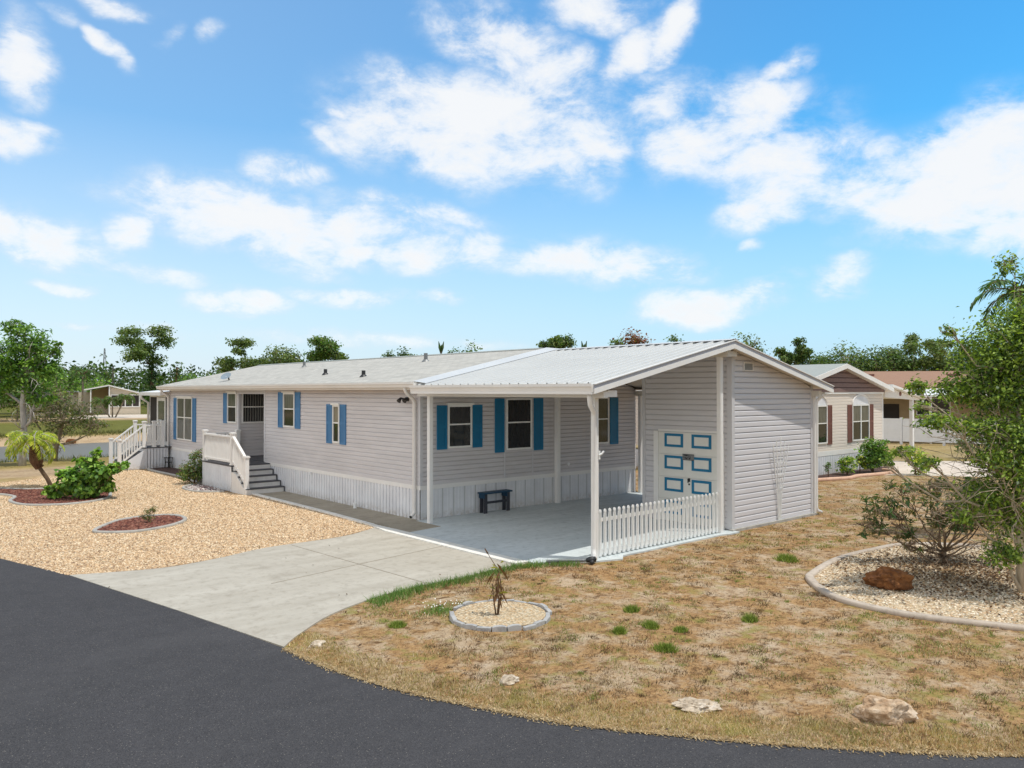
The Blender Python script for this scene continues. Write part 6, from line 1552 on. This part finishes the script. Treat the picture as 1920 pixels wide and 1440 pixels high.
x = CAM[0] + rad * np.sin(ang); y = CAM[1] + rad * np.cos(ang)
ok = in_poly(x, y, LAWN) & ~in_poly(x, y, bed3)
ok &= np.hypot(x + 3.68, y + 1.6) > .74
x, y, rad = x[ok], y[ok], rad[ok]
vd = verge_d(x, y)
patch = fbm(x, y, 1.1, 21); fine = fbm(x, y, 5.0, 31, 3); green = fbm(x, y, .9, 41); sandp = fbm(x, y, .7, 51)
dd = np.full(x.shape, 99.)
for a, b in zip(DR[:-1], DR[1:]):
    ab = b - a; t = np.clip(((x - a[0]) * ab[0] + (y - a[1]) * ab[1]) / (ab @ ab), 0, 1); dd = np.minimum(dd, np.hypot(x - a[0] - t * ab[0], y - a[1] - t * ab[1]))
edgeg = np.clip((.42 + .35 * (patch - .5) - dd) * 6, 0, 1) * (x > -4.7) * (x < -.55)
weed = np.clip(1.2 - np.hypot((x + 4.12) / .55, (y + .85) / .30), 0, 1) * (fine > .35)
verge = np.clip((.70 + .5 * (fbm(x, y, 1.6, 61) - .5) - vd) * 5, 0, 1)
clump = fbm(x, y, 2.6, 81, 3); dens = np.clip((fine - .40) * 5, 0, 1) * np.clip((clump - .36) * 5, .06, 1) * np.clip(1.15 - np.clip((sandp - .46) * 7, 0, 1), .08, 1) * .8
dens = np.maximum(dens, np.maximum(edgeg, np.maximum(weed, verge * .9)))
keep = rng.random(len(x)) < dens * np.clip(.62 * (rad / 6) ** .5, .62, 1.0)
x, y, rad, vd, edgeg, weed, verge, green, fine, patch = [q[keep] for q in (x, y, rad, vd, edgeg, weed, verge, green, fine, patch)]
# little clumps: dead runners, crowns of grass, low green weeds
nc = 2600; a_ = rng.uniform(R(-5), R(96), nc); r_ = 6.0 * (26 / 6.0) ** rng.random(nc); cxx, cyy = CAM[0] + r_ * np.sin(a_), CAM[1] + r_ * np.cos(a_)
kc = in_poly(cxx, cyy, LAWN) & ~in_poly(cxx, cyy, bed3) & (np.hypot(cxx + 3.68, cyy + 1.6) > .85) & (fbm(cxx, cyy, .8, 91) > .42); cxx, cyy = cxx[kc], cyy[kc]
per = 42; kind_c = np.repeat(rng.choice(3, len(cxx), p=[.5, .2, .3]), per); spread = np.repeat(rng.uniform(.02, .075, len(cxx)), per)
qx = np.repeat(cxx, per) + rng.normal(0, 1, len(cxx) * per) * spread * 1.4; qy = np.repeat(cyy, per) + rng.normal(0, 1, len(cxx) * per) * spread
z0_ = np.zeros(len(qx)); nb0 = len(x)
x = np.r_[x, qx]; y = np.r_[y, qy]; rad = np.r_[rad, np.hypot(qx - CAM[0], qy - CAM[1])]; vd = np.r_[vd, z0_ + 9]; edgeg = np.r_[edgeg, z0_]; weed = np.r_[weed, z0_]; verge = np.r_[verge, z0_]; green = np.r_[green, z0_]; fine = np.r_[fine, z0_ + .6]; patch = np.r_[patch, z0_ + .5]
n = len(x)
h = rng.uniform(.012, .040, n) * (.5 + .9 * fine) + verge * rng.uniform(.0, .018, n) + edgeg * rng.uniform(.03, .10, n) + weed * .05
wd = rng.uniform(.004, .010, n) * np.clip(rad / 9, .8, 2.6)
DRY = np.array([(.48, .37, .23), (.58, .47, .32), (.36, .26, .15), (.15, .10, .055), (.24, .165, .09)]); GRN = np.array([(.20, .23, .055), (.28, .30, .08), (.14, .18, .04), (.36, .35, .12)]); GOLD = np.array([(.56, .43, .24), (.48, .35, .17), (.64, .52, .32), (.38, .28, .13), (.30, .25, .10)]); FRESH = np.array([(.12, .24, .05), (.17, .30, .07), (.09, .18, .04), (.26, .32, .11)]); RED = np.array([(.22, .11, .06), (.28, .15, .08)])
c = DRY[rng.integers(0, 5, n)]
isg = rng.random(n) < np.clip((green - .47) * 5, 0, .8); c[isg] = GRN[rng.integers(0, 4, isg.sum())]
rdm = (fbm(x, y, 1.7, 71) > .66) & (rng.random(n) < .6); c[rdm] = RED[rng.integers(0, 2, rdm.sum())]
gv = rng.random(n) < verge * .85; c[gv] = GOLD[rng.integers(0, 5, gv.sum())]
gf = rng.random(n) < np.maximum(edgeg, weed); c[gf] = FRESH[rng.integers(0, 4, gf.sum())]
CL = np.array([[(.12, .08, .045), (.17, .115, .06), (.09, .06, .035)], [(.30, .20, .10), (.24, .15, .08), (.36, .25, .13)], [(.20, .24, .055), (.30, .33, .09), (.15, .19, .045)]])
c[nb0:] = CL[kind_c, rng.integers(0, 3, n - nb0)]
c = np.clip(c * (1 + rng.normal(0, .14, (n, 1))) * (1 + .7 * (patch - .5))[:, None], .01, 1)
tag(raw_mesh('grass', blades(rng, x, y, h, wd, None), 3, c, M['blade']), kind='stuff')
# straw clippings along the street edge
i0 = rng.integers(0, 62, 6500); tt = rng.random(6500); p = vp[i0] + (vp[i0 + 1] - vp[i0]) * tt[:, None]; tn = vp[i0 + 1] - vp[i0]; tn /= np.linalg.norm(tn, axis=1, keepdims=True); nr = np.stack([tn[:, 1], -tn[:, 0]], 1)
p = p + nr * (-np.abs(rng.normal(0, .05, 6500)) + .03)[:, None] * np.where(rng.random(6500) < .6, 1, -1)[:, None]
a = rng.uniform(0, 3.14, 6500); L = rng.uniform(.012, .04, 6500); d_ = np.stack([np.cos(a) * L, np.sin(a) * L], 1) / 2; w_ = np.stack([-np.sin(a), np.cos(a)], 1) * .004; z = rng.uniform(-.016, -.004, 6500)
V = np.stack([np.c_[p - d_ - w_, z], np.c_[p + d_ - w_, z + .006], np.c_[p + d_ + w_, z + .006], np.c_[p - d_ + w_, z]], 1).reshape(-1, 3)
tag(raw_mesh('straw_clippings', V, 4, pick_cols(rng, 6500, [(.46, .33, .17), (.38, .26, .12), (.52, .40, .24), (.28, .19, .1)], .18), M['blade']), kind='stuff')

# green tufts
TUF = [(-2.1, -2.64, 1.0, 'green weed tuft in the dry lawn, farthest of its cluster from the street'), (-2.5, -3.3, 1.0, 'round green weed tuft in the dry lawn, second of the cluster'), (-2.36, -3.68, .75, 'small faded green weed tuft at the right of the cluster'), (-2.99, -3.18, .9, 'green weed tuft at the left of the cluster'), (-3.11, -4.01, 1.1, 'bright green weed tuft in the dry lawn, nearest the street'),
       (-1.26, -4.01, 1.0, 'green weed tuft between the cluster and the shell bed'), (2.64, -2.37, 1.7, 'wide green grass clump beside the bare sand near the shell bed'), (-5.01, -1.06, .9, 'green weed tuft between the stone ring and the driveway')]
t0 = None
for i, (tx_, ty_, sc_, lb) in enumerate(TUF):
    if t0 is None:
        r2 = np.random.default_rng(5); n = 330; q = r2.normal(0, .05, (n, 2)); rq_ = np.linalg.norm(q, axis=1, keepdims=True); q = q * np.minimum(1, .10 / rq_); hh = .075 * np.exp(-(q ** 2).sum(1) / .016) + r2.uniform(.012, .03, n)
        v = blades(r2, q[:, 0], q[:, 1], hh, np.full(n, .010), None, .8)
        t0 = raw_mesh('grass_tuft', v, 3, pick_cols(r2, n, [(.17, .24, .04), (.11, .17, .03), (.28, .34, .07), (.22, .28, .05)], .15), M['blade']); o = t0
    else:
        o = t0.copy(); COL.objects.link(o)
    o.location = (tx_, ty_, 0); o.scale = (sc_ * 1.25, sc_, sc_); o.rotation_euler = (0, 0, i * 1.3)
    tag(o, lb, 'weed tuft', 'green weed tufts in the dry lawn')

def stones(name, poly, n, size, cols, z, seed, hole=None, flat=.6):
    r2 = np.random.default_rng(seed); P_ = np.array(poly); lo, hi = P_.min(0), P_.max(0); out = []
    while sum(len(q) for q in out) < n:
        q = r2.uniform(lo, hi, (n, 2)); k = in_poly(q[:, 0], q[:, 1], poly)
        for hp in (hole or []): k &= ~in_poly(q[:, 0], q[:, 1], hp)
        out.append(q[k])
    q = np.concatenate(out)[:n]; s = size * r2.uniform(.5, 1.4, n); a = r2.uniform(0, 6.28, n)
    O = np.array([(1, 0, 0), (.2, .9, .1), (-1, .1, 0), (-.1, -.9, .1), (.1, 0, 1), (0, 0, -1)]); Fc = [(0, 1, 4), (1, 2, 4), (2, 3, 4), (3, 0, 4)]
    ca, sa = np.cos(a), np.sin(a); pts = np.empty((n, 6, 3)); ex = r2.uniform(.7, 1.3, (n, 1)); ey = r2.uniform(.6, 1.0, (n, 1))
    lx, ly = O[None, :, 0] * ex, O[None, :, 1] * ey
    pts[:, :, 0] = q[:, :1] + s[:, None] * (lx * ca[:, None] - ly * sa[:, None]); pts[:, :, 1] = q[:, 1:] + s[:, None] * (lx * sa[:, None] + ly * ca[:, None]); pts[:, :, 2] = z + s[:, None] * O[None, :, 2] * flat
    V = np.concatenate([pts[:, f, :] for f in Fc], 1).reshape(-1, 3)
    c = pick_cols(r2, n, cols, .13); return tag(raw_mesh(name, V, 3, np.repeat(c, 4, 0), M['stone']), kind='stuff')
GC = [(.58, .39, .22), (.64, .46, .28), (.71, .55, .36), (.43, .28, .15), (.75, .62, .44), (.25, .16, .095)]
stones('gravel', GRAVEL, 120000, .020, GC, -.02, 3, [bed1, bed2])
stones('gravel', [(-3.68 + .6 * math.cos(i * .3), -1.6 + .6 * math.sin(i * .3)) for i in range(21)], 1800, .018, [(.72, .58, .38), (.8, .68, .48), (.62, .44, .25), (.55, .36, .2)], .002, 4)
stones('shells', bed3, 14000, .020, [(.74, .62, .46), (.66, .5, .33), (.8, .7, .55), (.5, .34, .2)], -.003, 5)
stones('mulch_chips', bed1, 1400, .035, [(.15, .05, .032), (.22, .085, .055), (.10, .035, .025), (.28, .13, .09)], -.003, 6, flat=.5)
stones('mulch_chips', bed2, 4200, .035, [(.15, .05, .032), (.22, .085, .055), (.10, .035, .025), (.28, .13, .09)], -.003, 7, flat=.5)
stones('river_stones', [(-1.27, 16.5), (-1.7, 16.4), (-1.98, 15.9), (-2.0, 15.1), (-1.8, 14.6), (-1.35, 14.4), (-1.26, 15)], 500, .04, [(.22, .14, .13), (.5, .44, .4), (.12, .08, .08), (.65, .6, .54), (.3, .2, .18)], 0, 8)
r2 = np.random.default_rng(12); n = 5200; q = np.stack([r2.normal(3.9, 1.1, n), r2.normal(-5.0, .95, n)], 1); k = in_poly(q[:, 0], q[:, 1], bed3); q = q[k]
tag(raw_mesh('leaf_litter', leaf_quads(r2, np.c_[q, r2.uniform(.004, .03, len(q))], .055, .5, 1.5), 4, pick_cols(r2, len(q), [(.20, .11, .05), (.13, .075, .04), (.30, .19, .09), (.08, .05, .03)], .2), M['litter']), kind='stuff')
r2 = np.random.default_rng(13); n = 90; q = np.stack([r2.normal(-4.1, .22, n), r2.normal(-.82, .12, n)], 1)
tag(raw_mesh('weed_flowers', leaf_quads(r2, np.c_[q, r2.uniform(.03, .07, n)], .022, .9, 1.5), 4, pick_cols(r2, n, [(.8, .78, .7)], .08), M['litter']), kind='stuff')
# reeds on the pond shores
r2 = np.random.default_rng(14); n = 7000; xx = r2.uniform(-12, 12, n); side_ = r2.random(n) < .5; yy = np.where(side_, 34.0 - np.abs(r2.normal(0, .7, n)), 54.2 + r2.normal(0, .6, n))
v = blades(r2, xx, yy, r2.uniform(.1, .35, n), np.full(n, .05), None, .5); v[:, 2] += np.repeat(ground_z(xx, yy), 3) + .03
tag(raw_mesh('shore_grass', v, 3, pick_cols(r2, n, [(.12, .14, .04), (.2, .19, .07), (.26, .22, .1), (.09, .11, .03)], .15), M['blade']), kind='stuff')

# dead leaves blown over the gravel, the drive and the lawn
r2 = np.random.default_rng(41); n = 2600; q = np.stack([r2.uniform(-9, 6, n), r2.uniform(-8, 21, n)], 1)
k = (in_poly(q[:, 0], q[:, 1], GRAVEL) & (r2.random(n) < .8)) | (in_poly(q[:, 0], q[:, 1], LAWN) & (r2.random(n) < .9)) | (in_poly(q[:, 0], q[:, 1], DRIVE) & (r2.random(n) < .06)); q = q[k]
tag(raw_mesh('fallen_leaves', leaf_quads(r2, np.c_[q, r2.uniform(.0, .02, len(q))], .05, .45, 1.6), 4, pick_cols(r2, len(q), [(.20, .11, .05), (.13, .075, .04), (.32, .2, .1), (.09, .055, .03), (.16, .15, .05)], .2), M['litter']), kind='stuff')
